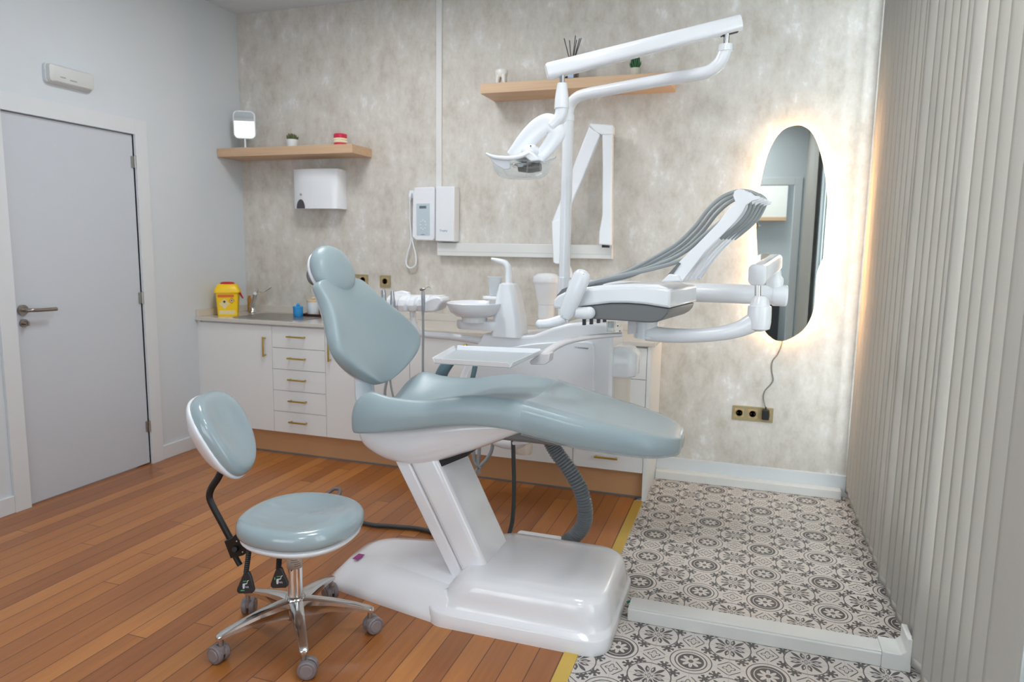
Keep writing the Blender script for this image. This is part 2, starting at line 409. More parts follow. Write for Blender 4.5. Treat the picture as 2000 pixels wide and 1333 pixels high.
def ball(bm, c, rx, ry=None, rz=None, n=20, m=None):
    v = bmesh.ops.create_uvsphere(bm, u_segments=n, v_segments=n//2+2, radius=1.0)['verts']
    for w in v:
        w.co = Vector((w.co.x*rx, w.co.y*(ry or rx), w.co.z*(rz or rx)))
        if m: w.co = m @ w.co
        w.co += Vector(c)
    return bm
def rrect(x0, x1, y0, y1, r, z, n=6):
    p = []
    for cx, cy, a0 in ((x1-r, y1-r, 0), (x0+r, y1-r, 90), (x0+r, y0+r, 180), (x1-r, y0+r, 270)):
        for i in range(n+1):
            a = R(a0+90*i/n); p.append((cx+r*math.cos(a), cy+r*math.sin(a), z))
    return p
def rb(x0, x1, y0, y1, z0, z1, r, e=0.004):     # upright box with rounded plan corners and eased edges
    rg = [rrect(x0+e, x1-e, y0+e, y1-e, max(r-e, .001), z0), rrect(x0, x1, y0, y1, r, z0+e), rrect(x0, x1, y0, y1, r, z1-e), rrect(x0+e, x1-e, y0+e, y1-e, max(r-e, .001), z1)]
    return loft(nb(), rg)
def text(name, body, size, m, parent, loc, rot, align='LEFT'):
    c = bpy.data.curves.new(name, 'FONT'); c.body = body; c.size = size; c.extrude = 0.0003; c.align_x = align
    t = bpy.data.objects.new(name, c); COL.objects.link(t); bpy.context.view_layer.update()
    me = bpy.data.meshes.new_from_object(t); bpy.data.objects.remove(t)
    bm = nb(); bm.from_mesh(me); bpy.data.meshes.remove(me)
    mt = Matrix.Translation(Vector(loc)) @ rot
    bm.transform(mt)
    return obj(name, bm, m, parent, smooth=0)
FACE_Y = Matrix.Rotation(R(90), 4, 'X')          # lettering that reads from the -y side

# ------------------------------------------------------------------ the room
XW = 4.20                                       # face of the window wall, behind the blinds
struct('floor', B(-0.1, 2.9925, -5.3, 0.0, -0.06, 0.0), WOOD, smooth=0)
struct('floor_tiles', B(3.0, XW+0.4, -7.4, 0.0, -0.06, -0.0005), TILE, smooth=0)
struct('trim_1', B(2.9925, 3.0425, -5.3, -0.503, -0.05, 0.003), BRASSM, smooth=0, bevel=0.0015)
struct('ceiling', B(-0.1, XW+0.1, -5.3, 0.1, CEIL, CEIL+0.1), WPAINT, smooth=0)
struct('wall_back', B(-0.1, XW+0.1, 0.0, 0.1, -0.06, CEIL), PLASTER, smooth=0)
D0, D1, DZ = -1.745, -0.947, 2.032              # the door opening in the left wall
bm = nb(); box(bm, -0.12, 0, D1, 0, -0.06, CEIL); box(bm, -0.12, 0, -5.3, D0, -0.06, CEIL); box(bm, -0.12, 0, D0, D1, DZ, CEIL)
struct('wall_left', bm, WPAINT, smooth=0)
bm = nb()
for y0, y1 in ((-0.15, 0.0), (-2.65, -2.40), (-5.3, -3.75)): box(bm, XW, XW+0.12, y0, y1, -0.06, CEIL)
for y0, y1 in ((-2.40, -0.15), (-3.75, -2.65)): box(bm, XW, XW+0.12, y0, y1, -0.06, 0.30); box(bm, XW, XW+0.12, y0, y1, 2.85, CEIL)
struct('wall_right', bm, WPAINT, smooth=0)
bm = nb(); box(bm, -0.1, 0.60, -5.4, -5.3, -0.06, CEIL); box(bm, 2.90, 3.05, -5.4, -5.3, -0.06, CEIL); box(bm, 0.60, 2.90, -5.4, -5.3, -0.06, 0.70); box(bm, 0.60, 2.90, -5.4, -5.3, 2.28, CEIL); box(bm, 4.02, XW+0.1, -5.4, -5.3, -0.06, CEIL); box(bm, 3.05, 4.02, -5.4, -5.3, 2.22, CEIL)
struct('wall_front', bm, WPAINT, smooth=0)
for k, (y0, y1) in enumerate(((-2.40, -0.15), (-3.75, -2.65))):
    bm = nb(); x0, x1 = XW+0.03, XW+0.09; ym = (y0+y1)/2
    for a in ((y0, y1, 0.30, 0.36), (y0, y1, 2.79, 2.85), (y0, y0+0.05, 0.36, 2.79), (y1-0.05, y1, 0.36, 2.79), (ym-0.035, ym+0.035, 0.36, 2.79)): box(bm, x0, x1, *a)
    w = struct('window_%d' % (k+1), bm, WTRIM, smooth=0)
    obj('pane', B(XW+0.058, XW+0.062, y0+0.05, y1-0.05, 0.36, 2.79), LENS, w, smooth=0)
PANEL = emis('fill_panel_glow', (255, 252, 246), 2.5)
for x_, y_, l_ in ((1.55, -1.35, 'square fill light panel added on the ceiling nearer the cabinets'), (2.95, -2.55, 'square fill light panel added on the ceiling above the dental chair'), (3.25, -4.50, 'square fill light panel added on the ceiling behind the camera near the doorway')):
    t = thing('ceiling_fill_panel', l_, 'light', (x_, y_, CEIL))  # unseen ceiling panels, added to brighten the room
    bm = nb()
    for a in ((-.30, .30, -.30, -.285), (-.30, .30, .285, .30), (-.30, -.285, -.285, .285), (.285, .30, -.285, .285)): box(bm, x_+a[0], x_+a[1], y_+a[2], y_+a[3], CEIL-.014, CEIL-.0005)
    obj('frame', bm, WTRIM, t, smooth=0); obj('diffuser', B(x_-.285, x_+.285, y_-.285, y_+.285, CEIL-.010, CEIL-.004), PANEL, t, smooth=0)
bm = nb()
for a in ((.60, 2.90, .70, .76), (.60, 2.90, 2.22, 2.28), (.60, .66, .76, 2.22), (2.84, 2.90, .76, 2.22), (1.33, 1.39, .76, 2.22), (2.09, 2.15, .76, 2.22)): box(bm, a[0], a[1], -5.38, -5.32, a[2], a[3])
w = struct('window_3', bm, WTRIM, smooth=0)  # front window added as a fill source, also caught in the vanity mirror
obj('pane', B(.66, 2.84, -5.352, -5.348, .76, 2.22), LENS, w, smooth=0)
# door and its casing
bm = nb()
box(bm, -0.045, -0.006, D0+0.003, D1-0.004, 0.008, DZ-0.004)
door = struct('door_1', bm, WDOOR, smooth=0, bevel=0.002)
bm = nb(); box(bm, 0.0, 0.016, D1, D1+0.088, 0, DZ+0.088); box(bm, 0.0, 0.016, D0-0.085, D0, 0, DZ+0.088); box(bm, 0.0, 0.016, D0, D1, DZ, DZ+0.088)
box(bm, -0.12, 0.0, D1, D1+0.002, 0, DZ); box(bm, -0.12, 0, D0-0.002, D0, 0, DZ)
obj('door_frame', bm, WTRIM, door, smooth=0, bevel=0.003)
hy, hz = -1.700, 1.040
bm = nb(); cyl(bm, (-0.006, hy, hz), (0.006, hy, hz), 0.027, n=28)
tube(bm, [(0.0, hy, hz), (0.034, hy, hz), (0.050, hy+0.012, hz), (0.052, hy+0.045, hz-0.002), (0.052, hy+0.145, hz-0.004)], 0.0098, n=12)
h = obj('door_handle', bm, NICKEL, door)
bm = nb(); cyl(bm, (-0.006, hy, 0.972), (0.006, hy, 0.972), 0.021, n=24); cyl(bm, (0, hy, 0.972), (0.03, hy, 0.972), 0.010); box(bm, 0.018, 0.036, hy-0.004, hy+0.004, 0.96, 0.984)
obj('thumb_turn', bm, NICKEL, door)
for z in (0.245, 1.055, 1.87):
    bm = nb(); cyl(bm, (0.006, D1-0.001, z-0.036), (0.006, D1-0.001, z+0.036), 0.0072); box(bm, -0.006, 0.002, D1-0.022, D1-0.002, z-0.033, z+0.033)
    obj('hinge', bm, STEEL, door)
bm = nb(); box(bm, 0, 0.014, D1+0.088, -0.503, 0, 0.092)
struct('baseboard_left', bm, WTRIM, smooth=0, bevel=0.003)
bm = nb(); box(bm, 0, 0.014, -5.3, D0-0.085, 0, 0.092)
struct('baseboard_left.001', bm, WTRIM, smooth=0, bevel=0.003)
struct('baseboard_back', B(3.052, 4.18, -0.016, 0.0, 0, 0.126), WTRIM, smooth=0, bevel=0.003)
# the hall behind the front door, which the oval mirror shows
struct('wall_hall', B(2.4, 4.9, -7.5, -7.4, -0.06, CEIL), WPAINT, smooth=0)
struct('wall_hall.001', B(2.3, 2.4, -7.5, -5.4, -0.06, CEIL), WPAINT, smooth=0)
struct('wall_hall.002', B(4.8, 4.9, -7.5, -5.4, -0.06, CEIL), WPAINT, smooth=0)
struct('floor_hall', B(2.3, 3.0, -7.4, -5.3, -0.06, -0.0005), WOOD, smooth=0)
struct('ceiling_hall', B(2.3, 4.9, -7.5, -5.3, CEIL, CEIL+0.1), WPAINT, smooth=0)
bm = nb(); box(bm, 4.02, 4.11, -5.3, -5.28, 0, 2.31); box(bm, 2.96, 3.05, -5.3, -5.28, 0, 2.31); box(bm, 3.05, 4.02, -5.3, -5.28, 2.22, 2.31)
struct('door_2', bm, WTRIM, smooth=0, bevel=0.003)

# ------------------------------------------------------------------ worktop and cabinets
YF, YB, ZT, ZC = -0.503, -0.485, 0.900, 0.874
bm = nb(); box(bm, 0.0, 3.075, -0.522, 0.0, ZC+0.002, ZT)
box(bm, 0.021, 3.06, -0.018, 0.0, ZT, ZT+0.048); box(bm, 0.0, 0.02, -0.515, 0.0, ZT, ZT+0.048)
tag(obj('worktop', bm, WTOP, smooth=0, bevel=0.002), 'long beige stone worktop with low upstand over the white base cabinets', 'worktop')
def handle(parent, c, vert=False):
    x, y, z = c; L = 0.066; bm = nb()
    d = (0, 0, 1) if vert else (1, 0, 0); d = Vector(d); c = Vector((x, y-0.026, z))
    box(bm, c.x-(0.005 if vert else L), c.x+(0.005 if vert else L), c.y-0.004, c.y+0.004, c.z-(L if vert else 0.005), c.z+(L if vert else 0.005))
    for k in (-1, 1):
        q = c+d*(L-0.010)*k; cyl(bm, (q.x, y, q.z), (q.x, q.y, q.z), 0.005, n=10)
    return obj('handle', bm, BRASS, parent, smooth=30, bevel=0.0012)
def cabinet(x0, x1, label, drawers=0, door=None, group=None):
    t = thing('base_cabinet', label, 'cabinet', ((x0+x1)/2, -0.25, 0.16))
    obj('body', B(x0+0.001, x1-0.001, YB+0.001, -0.02, 0.160, ZC), CAB, t, smooth=0)
    if drawers:
        hgt = (ZC-0.008-0.160)/drawers
        for k in range(drawers):
            z0 = 0.160+hgt*k; f = obj('drawer', B(x0+0.0015, x1-0.0015, YF, YB, z0+0.0015, z0+hgt-0.0015), CAB, t, smooth=0, bevel=0.001)
            handle(f, ((x0+x1)/2-0.005, YF, z0+hgt*(0.56 if drawers > 4 else 0.42)))
    else:
        f = obj('door', B(x0+0.0015, x1-0.0015, YF, YB, 0.1615, ZC-0.009), CAB, t, smooth=0, bevel=0.001)
        if door == 'R': handle(f, (x1-0.05, YF, 0.728), True)
        elif door == 'L': handle(f, (x0+0.04, YF, 0.728), True)
        elif door == 'K':
            bm = nb(); cyl(bm, (x1-0.075, YF, 0.818), (x1-0.075, YF-0.018, 0.818), 0.006); ball(bm, (x1-0.075, YF-0.024, 0.818), 0.013, 0.011, 0.013)
            obj('knob', bm, BRASS, f)
    return t
cabinet(0.022, 0.600, 'white sink cabinet with one wide door and brass bar handle, under the steel sink', door='R')
cabinet(0.600, 1.002, 'white cabinet of five drawers with brass bar handles, beside the sink cabinet', drawers=5)
cabinet(1.002, 1.600, 'white base cabinet behind the dental chair backrest, vertical brass handle on its door', door='L')
cabinet(1.600, 2.050, 'white base cabinet with a round brass knob, behind the instrument tray', door='K')
cabinet(2.050, 2.634, 'plain white base cabinet without a handle in sight, behind the corrugated hose', door=None)
cabinet(2.634, 3.032, 'white cabinet of four drawers at the open end of the worktop, beside patterned tiles', drawers=4)
tag(obj('cabinet_end_panel', B(3.033, 3.052, YF, -0.001, 0.0, ZC), CAB, smooth=0, bevel=0.001), 'white upright end panel closing the cabinet row beside the patterned tiles', 'panel')
tag(obj('filler_panel', B(0.0, 0.0215, YF+0.004, -0.03, 0.0, ZC), CAB, smooth=0), 'narrow white filler strip between the sink cabinet and the wall with the door', 'panel')
bm = nb(); box(bm, 0.0225, 3.032, -0.452, -0.434, 0.004, 0.158)
pl = tag(obj('plinth', bm, PLINTH, smooth=0), 'long brown plinth board under the white base cabinets', 'plinth')
obj('seal_strip', B(0.0225, 3.032, -0.456, -0.434, 0.0, 0.010), GREY, pl, smooth=0)
# sink
t = thing('sink', 'inset stainless steel sink in the worktop beside the yellow bin', 'sink', (0.42, -0.26, ZT))
def ring(x0, x1, y0, y1, r, z): return rrect(x0, x1, y0, y1, r, z)
bm = loft(nb(), [ring(0.242, 0.78, -0.47, -0.09, .05, ZT+0.0005), ring(0.242, 0.78, -0.47, -0.09, .05, ZT+0.004), ring(0.265, 0.55, -0.445, -0.15, .06, ZT+0.003), ring(0.27, 0.535, -0.43, -0.165, .06, ZT+0.0018)], cap=False)
obj('rim', bm, STEEL, t, smooth=60)
bm = loft(nb(), [ring(0.265, 0.55, -0.445, -0.15, .06, ZT+0.0032), ring(0.27, 0.54, -0.435, -0.16, .06, ZT+0.001), ring(0.25, 0.525, -0.42, -0.175, .06, ZT+0.0015)])
obj('bowl', bm, STEEL, t, smooth=60)
fp = A(493, 607, -0.125); fp.z = ZT+0.004
t = thing('faucet', 'chrome mixer tap leaning over the steel sink with thin raised lever', 'faucet', fp)
bm = nb(); lathe(bm, [(0.026, 0.0), (0.026, 0.012), (0.020, 0.022), (0.019, 0.05)], fp); tube(bm, [fp+Vector((0, 0, .04)), A(497, 585, -0.16), A(500, 569, -0.2)], [0.019, 0.017, 0.016])
obj('body', bm, CHROME, t)
tp = A(501, 568, -0.2); bm = nb(); ball(bm, tp, 0.019, 0.019, 0.017); tube(bm, [tp, A(513, 571, -0.2), A(530, 561, -0.2)], [0.005, 0.004, 0.006], n=8); obj('lever', bm, CHROME, t)
bm = nb(); tube(bm, [tp, tp+Vector((0.03, -0.05, 0.0)), tp+Vector((0.05, -0.08, -0.015))], [0.013, 0.012]); obj('spout', bm, CHROME, t)
bp = A(488, 610, -0.11); bp.z = ZT+0.004
bm = nb(); lathe(bm, [(0.014, 0), (0.014, 0.10), (0.009, 0.108), (0.009, 0.118)], bp); tag(obj('marker_pen_bottle', bm, M('amber_bottle', (176, 122, 40), 0.3), org=bp), 'slim amber bottle standing behind the sink tap', 'bottle')
# yellow sharps bin, turned so that a corner faces the room
c0 = Vector((0.120, -0.335, ZT+0.001))
t = thing('sharps_container', 'yellow medical sharps container with red lid standing beside the sink', 'container', c0)
mt = Matrix.Translation(c0) @ Matrix.Rotation(R(35), 4, 'Z')
def xr(x0, x1, y0, y1, r, z): return [mt @ Vector(p) for p in rrect(x0, x1, y0, y1, r, z, 4)]
a = 0.074
bm = loft(nb(), [xr(-a*.86, a*.86, -a*.86, a*.86, .012, 0), xr(-a, a, -a, a, .016, 0.165)]); obj('body', bm, YEL, t)
bm = loft(nb(), [xr(-a-.008, a+.008, -a-.008, a+.008, .02, 0.160), xr(-a-.008, a+.008, -a-.008, a+.008, .02, 0.172), xr(-a*.86, a*.86, -a*.86, a*.86, .02, 0.212), xr(-a*.80, a*.80, -a*.80, a*.80, .02, 0.216)])
ld = obj('lid', bm, YEL, t); bm = nb(); lathe(bm, [(0.047, 0.214), (0.047, 0.222), (0.038, 0.229), (0.02, 0.231)], c0); obj('hatch', bm, RED, ld)
bm = nb(); tube(bm, [mt @ Vector(p) for p in ((a*.98, -0.03, .165), (a*1.16, -0.02, .135), (a*1.30, 0.0, .118), (a*1.16, .02, .135), (a*.98, .03, .165))], 0.0045, n=8); obj('carrying_handle', bm, RED, t)
def face(u0, u1, w0, w1, d=0.0006):             # a sticker on the bin's left hand face
    f = lambda u, w: mt @ Vector((u*(0.86+0.14*w/0.165)*a, -a*(0.86+0.14*w/0.165)-d, w))
    return [f(u0, w0), f(u1, w0), f(u1, w1), f(u0, w1)]
def poly(pts, d): bm = nb(); prism(bm, pts, d); return bm
nd = mt.to_3x3() @ Vector((0, -0.0006, 0))
lb = obj('label', poly(face(-.8, .75, .012, .038), nd), CREAML, t, smooth=0)
obj('hazard_band', poly(face(-.82, .62, .128, .146), nd), ORANGE, t, smooth=0)
def dia(u, w, h, k, m, n):
    f = lambda uu, ww: mt @ Vector((uu*a*.94, -a*(0.86+0.14*ww/0.165)-0.0006*k, ww))
    return obj(n, poly([f(u-h, w), f(u, w-h*.075), f(u+h, w), f(u, w+h*.075)], nd), m, t, smooth=0)
dia(-.25, .083, .48, 1, CREAML, 'biohazard_sticker'); dia(.42, .105, .26, 2, RED, 'warning_sticker'); dia(.42, .105, .20, 3, CREAML, 'warning_sticker'); dia(-.25, .098, .14, 3, INK, 'biohazard_sticker'); dia(.42, .106, .09, 4, INK, 'warning_sticker')
# jars near the chair back
def lidded(name, c, r, h, m, lm, label, cat, knob=True):
    t = thing(name, label, cat, c)
    obj('body', lathe(nb(), [(r*.9, 0), (r*.95, .004), (r, h*.5), (r, h), (r*.92, h)], c), m, t)
    bm = lathe(nb(), [(r*1.04, h), (r*1.04, h+.010), (r*.9, h+.014)], c)
    if knob: ball(bm, Vector(c)+Vector((0, 0, h+.022)), .012)
    obj('lid', bm, lm, t); return t
lidded('sponge_jar', (0.592, -0.20, ZT+.0006), 0.034, 0.058, BLUE, BLUE, 'small blue plastic jar with knobbed lid on the worktop', 'jar')
bm = loft(nb(), [rrect(0.60, 0.98, -0.165, -0.035, .02, ZT+0.002), rrect(0.59, 0.99, -0.175, -0.025, .02, ZT+0.018), rrect(0.596, 0.984, -0.169, -0.031, .02, ZT+0.018), rrect(0.606, 0.974, -0.159, -0.041, .02, ZT+0.007)])
tag(obj('serving_tray', bm, BROWN, smooth=30, org=(0.79, -0.1, ZT)), 'brown wooden tray on the worktop carrying white jars', 'tray')
lidded('cotton_jar', (0.655, -0.11, ZT+0.0075), 0.044, 0.092, MARB, BAMBOO, 'white marbled jar with pale wood knob lid, on the brown tray', 'jar')
lidded('cotton_jar', (0.762, -0.11, ZT+0.0075), 0.046, 0.080, JARW, BAMBOO, 'plain white jar half hidden behind the chair back, on the brown tray', 'jar')

# ------------------------------------------------------------------ things on the back and left wall
sh = tag(obj('wall_shelf', B(0.004, 1.068, -0.25, 0.0, 1.986, 2.042), OAK, smooth=0, bevel=0.0015, org=(0.53, 0, 1.99)), 'light oak floating shelf in the corner, above the paper towel dispenser', 'shelf')
tag(obj('wall_shelf', B(1.948, 3.066, -0.25, 0.0, 2.306, 2.363), OAK, smooth=0, bevel=0.0015, org=(2.5, 0, 2.31)), 'light oak floating shelf high on the wall behind the lamp arm', 'shelf')
Z1, Z2 = 2.042, 2.363
# vanity mirror
c = Vector((0.150, -0.14, Z1)); t = thing('vanity_mirror', 'small white framed table mirror on a stand, at the corner end of the oak shelf', 'mirror', c)
mm = Matrix.Translation(c+Vector((0, 0, 0.171))) @ Matrix.Rotation(R(28), 4, 'Z') @ Matrix.Rotation(R(90+4.6), 4, 'X')
def rp(w, h, r, z): return [mm @ Vector(p) for p in rrect(-w, w, -h, h, r, z, 8)]
bm = loft(nb(), [rp(.070, .090, .030, -.008), rp(.074, .094, .034, -.004), rp(.074, .094, .034, .005), rp(.071, .091, .031, .008), rp(.066, .086, .027, .008), rp(.066, .086, .027, .0055)]); obj('frame', bm, WHITE, t)
bm = nb(); prism(bm, rp(.0658, .0858, .027, .0062), mm.to_3x3() @ Vector((0, 0, .0006))); obj('mirror_glass', bm, MIRROR2, t, smooth=0)
bm = nb(); cyl(bm, c+Vector((0, .0, .01)), c+Vector((0, 0, .085)), .0065); obj('stand', bm, WHITE, t)
bm = loft(nb(), [rrect(c.x-.065, c.x+.065, c.y-.055, c.y+.055, .03, Z1+.0002), rrect(c.x-.065, c.x+.065, c.y-.055, c.y+.055, .03, Z1+.010), rrect(c.x-.06, c.x+.06, c.y-.05, c.y+.05, .03, Z1+.012)]); obj('base', bm, WHITE, t)
def leafy(n, c, r, h, m, parent, name, spread, wid, seed):
    rr = random.Random(seed); bm = nb()
    for k in range(n):
        a = k*2.39996; s = spread*math.sqrt((k+.4)/n); p = Vector(c); q = p+Vector((math.cos(a)*s, math.sin(a)*s, h*(1-.5*(s/spread)**2)*rr.uniform(.85, 1.1)))
        mid = p.lerp(q, .55)+Vector((math.cos(a)*s*.25, math.sin(a)*s*.25, 0))
        tube(bm, [p, mid, q], [wid*.8, wid, wid*.75, wid*.08], n=6, k=4)
    return obj(name, bm, m, parent)
def pot(name, c, r, h, m, label):
    t = thing(name, label, 'plant', c); c = Vector(c)
    obj('pot', lathe(nb(), [(r*.82, 0), (r*.9, .006), (r, h), (r*.9, h), (r*.86, h-.008), (.001, h-.009)], c), m, t); return t
c = (0.522, -0.12, Z1); t = pot('potted_succulent', c, .039, .062, MARB, 'small succulent in a white marbled pot, on the corner oak shelf')
leafy(20, (c[0], c[1], Z1+.05), 0, .060, GREEN, t, 'leaves', .044, .010, 3)
c = (2.848, -0.12, Z2); t = pot('potted_aloe', c, .034, .060, CONCP, 'spiky green aloe in a pale stone pot, on the shelf behind the lamp arm')
leafy(26, (c[0], c[1], Z2+.048), 0, .105, GREEN2, t, 'leaves', .034, .006, 5)
# denture model
c = Vector((0.905, -0.13, Z1)); t = thing('denture_model', 'pink and ivory dental jaw model, at the free end of the corner oak shelf', 'model', c)
def arch(z0, z1, r0, r1, dy=0):
    pts = []
    for k in range(13): a = math.pi+math.pi*k/12; pts.append((c.x+r1*math.cos(a), c.y+.018+dy+r1*1.15*math.sin(a), z0))
    bm = nb(); prism(bm, pts, (0, 0, z1-z0)); return bm
mr = Matrix.Translation(c) @ Matrix.Rotation(R(25), 4, 'Z') @ Matrix.Translation(-c)
for nm, z0, z1, r in (('lower_gum', Z1+.0005, Z1+.028, .044), ('upper_gum', Z1+.056, Z1+.086, .045)):
    bm = arch(z0, z1, 0, r); bm.transform(mr); obj(nm, bm, GUM, t, bevel=.006)
for nm, z0, z1 in (('lower_teeth', Z1+.026, Z1+.043), ('upper_teeth', Z1+.042, Z1+.060)):
    bm = nb()
    for k in range(12):
        a = math.pi+math.pi*(k+.5)/12; p = mr @ Vector((c.x+.039*math.cos(a), c.y+.018+.045*math.sin(a), 0)); ball(bm, (p.x, p.y, (z0+z1)/2), .0065, .0065, (z1-z0)*.56, n=8)
    obj(nm, bm, TOOTHM, t)
# tooth ornament
c = Vector((2.045, -0.15, Z2)); t = thing('tooth_ornament', 'white tooth shaped ornament, on the left end of the shelf behind the lamp', 'ornament', c)
bm = nb(); rings = []
for z, r in ((.052, .026), (.062, .034), (.078, .038), (.092, .037), (.099, .030), (.097, .012)): rings.append([c+Vector((math.cos(2*math.pi*k/20)*r*(1+.07*math.cos(4*math.pi*k/20)), math.sin(2*math.pi*k/20)*r*.85, z)) for k in range(20)])
loft(bm, rings)
for dx in (-.020, .020):
    for dy in (-.012, .012): tube(bm, [c+Vector((dx*1.15, dy, .001)), c+Vector((dx*1.05, dy, .03)), c+Vector((dx*.8, dy, .066))], [.006, .012, .016], n=10)
obj('tooth_ornament_body', bm, TOOTHW, t)
# reed diffuser
c = Vector((2.475, -0.13, Z2)); t = thing('reed_diffuser', 'dark glass reed diffuser bottle with black sticks, partly behind the lamp arm', 'diffuser', c)
obj('bottle', loft(nb(), [rrect(c.x-.037, c.x+.037, c.y-.037, c.y+.037, .008, Z2+.0005), rrect(c.x-.038, c.x+.038, c.y-.038, c.y+.038, .008, Z2+.11), rrect(c.x-.02, c.x+.02, c.y-.02, c.y+.02, .015, Z2+.124), rrect(c.x-.017, c.x+.017, c.y-.017, c.y+.017, .016, Z2+.135)]), DGLASS, t)
obj('collar', lathe(nb(), [(.021, .134), (.023, .138), (.023, .148), (.018, .150)], c), M('copper_collar', (150, 104, 84), .35, metal=.5), t)
obj('bottle_label', B(c.x-.012, c.x+.022, c.y-.0395, c.y-.0385, Z2+.02, Z2+.085), M('pale_blue_label', (168, 192, 220), .5), t, smooth=0)
for dx, dy, h in ((-.050, .0, .255), (-.020, .01, .245), (.018, 0, .265), (.040, .01, .250), (.055, -.01, .245), (.030, -.02, .235)):
    obj('reed', tube(nb(), [c+Vector((dx*-.15, 0, .06)), c+Vector((dx, dy, h))], .0028, n=7, k=0), BLACK, t)
# emergency light over the door
e0 = Vector((0.0, -1.360, 2.264)); t = thing('emergency_light', 'white emergency light unit on the wall above the door', 'light', e0)
pr = lambda x, ww, hh, r: [Vector((x, e0.y+p[0], e0.z+p[1])) for p in rrect(-ww, ww, -hh, hh, r, 0, 8)]
bm = loft(nb(), [pr(0.0005, .138, .050, .020), pr(.018, .138, .050, .020)]); obj('housing', bm, WTRIM, t)
bm = loft(nb(), [pr(.018, .134, .047, .018), pr(.040, .130, .044, .018), pr(.046, .120, .038, .02)]); obj('diffuser', bm, M('milky_diffuser', (206, 208, 206), .4), t)
obj('status_light', ball(nb(), e0+Vector((.040, -.122, .005)), .004), INK, t)
bm = nb(); box(bm, .0462, .0466, e0.y-.075, e0.y-.045, e0.z-.018, e0.z-.012); box(bm, .0462, .0466, e0.y-.02, e0.y+.02, e0.z-.024, e0.z-.017); obj('printed_marks', bm, M('faint_print', (150, 158, 172), .5), t, smooth=0)
# paper towel dispenser
c = (0.690, 0.0, 1.77); t = thing('towel_dispenser', 'white wall mounted paper towel dispenser under the corner oak shelf', 'dispenser', c)
rings = []
for x, d in ((0.500, .085), (0.52, .105), (0.60, .128), (0.69, .135), (0.78, .128), (0.850, .112), (0.868, .104)):
    rings.append([(x, -.001, 1.640), (x, -d, 1.640), (x, -d, 1.905), (x, -.001, 1.905)])
obj('cover', loft(nb(), rings), WHITE, t, smooth=80)
bm = nb(); pts = [(.585+.034*math.cos(R(a)), -.1295+abs(math.cos(R(a)))*0, 1.6405+.062*math.sin(R(a))) for a in range(0, 181, 15)]; prism(bm, pts, (0, .02, 0)); obj('level_window', bm, SMOKE, t, smooth=0)
obj('lock', cyl(nb(), (.585, -.122, 1.735), (.585, -.1275, 1.735), .008), STEEL, t)
# x-ray controller and its hanging cord
c = (1.475, 0.0, 1.61); t = thing('xray_controller', 'white wall control panel with grey keypad and display, left of the plain white box', 'controller', c)
P = lambda px, py, d=0.06: A(px, py, -d)
def pz(pts, y, e): bm = nb(); prism(bm, [A(px, py, y) for px, py in pts], (0, e, 0)); return bm
obj('housing', pz([(809, 366), (846, 365), (848.5, 369), (849, 466), (845, 470.5), (812, 469.5), (804.5, 463), (806, 385)], -.075, .074), WHITE, t, bevel=.006)
k = obj('keypad', pz([(813, 398), (839, 397.5), (839.5, 460), (814, 460)], -.0775, .003), PANELB, t, smooth=0)
obj('display', pz([(819, 402.5), (832.5, 402.2), (832.5, 407.5), (819, 407.7)], -.0785, .002), LCD, k, smooth=0)
for i in range(8):
    aa = 2*math.pi*i/8; q = A(826+5.5*math.cos(aa), 440+9*math.sin(aa), -.0785); obj('key', ball(nb(), q, .006, .0015, .006, n=10), M('pale_key', (208, 218, 222), .4) if i == 0 else bpy.data.materials['pale_key'], k)
obj('printed_name', pz([(822, 459), (829, 459), (829, 457.8), (822, 457.9)], -.0785, .001), INKB, k, smooth=0)
bm = nb(); tube(bm, [A(801.5, 378, -.05), A(800.5, 390, -.05), A(801, 430, -.03), A(803, 468, -.03), A(797, 492, -.03), A(793, 512, -.03), A(797, 522, -.03), A(805, 523, -.03), A(812, 516, -.03), A(812, 498, -.03), A(807, 478, -.03), A(805, 464, -.03)], [.0055, .0055], n=9); obj('cord', bm, WHITE, t)
obj('hand_switch', tube(nb(), [A(801.5, 377, -.05), A(801, 384, -.05), A(801, 391, -.05)], [.011, .013, .008], n=12), WHITE, t)
obj('switch_cradle', pz([(799, 372), (808, 372), (808, 388), (799, 388)], -.034, .033), WHITE, t, bevel=.003)
t = thing('power_box', 'plain white wall box with small blue lettering, right of the control panel', 'box', (1.63, 0, 1.61))
obj('housing', pz([(851, 364.5), (887.5, 364), (886.5, 472.5), (850, 471)], -.09, .089), WHITE, t, bevel=.005)
text('printed_name', 'Trophy', 0.0185, INKB, t, A(858.5, 452.5, -.0908), FACE_Y)
tag(obj('cable_conduit', B(1.549, 1.588, -.014, -.0005, 1.784, CEIL-.001), WTRUNK, smooth=0, bevel=.002, org=(1.57, 0, 1.8)), 'white vertical cable conduit running up the wall to the ceiling', 'conduit')
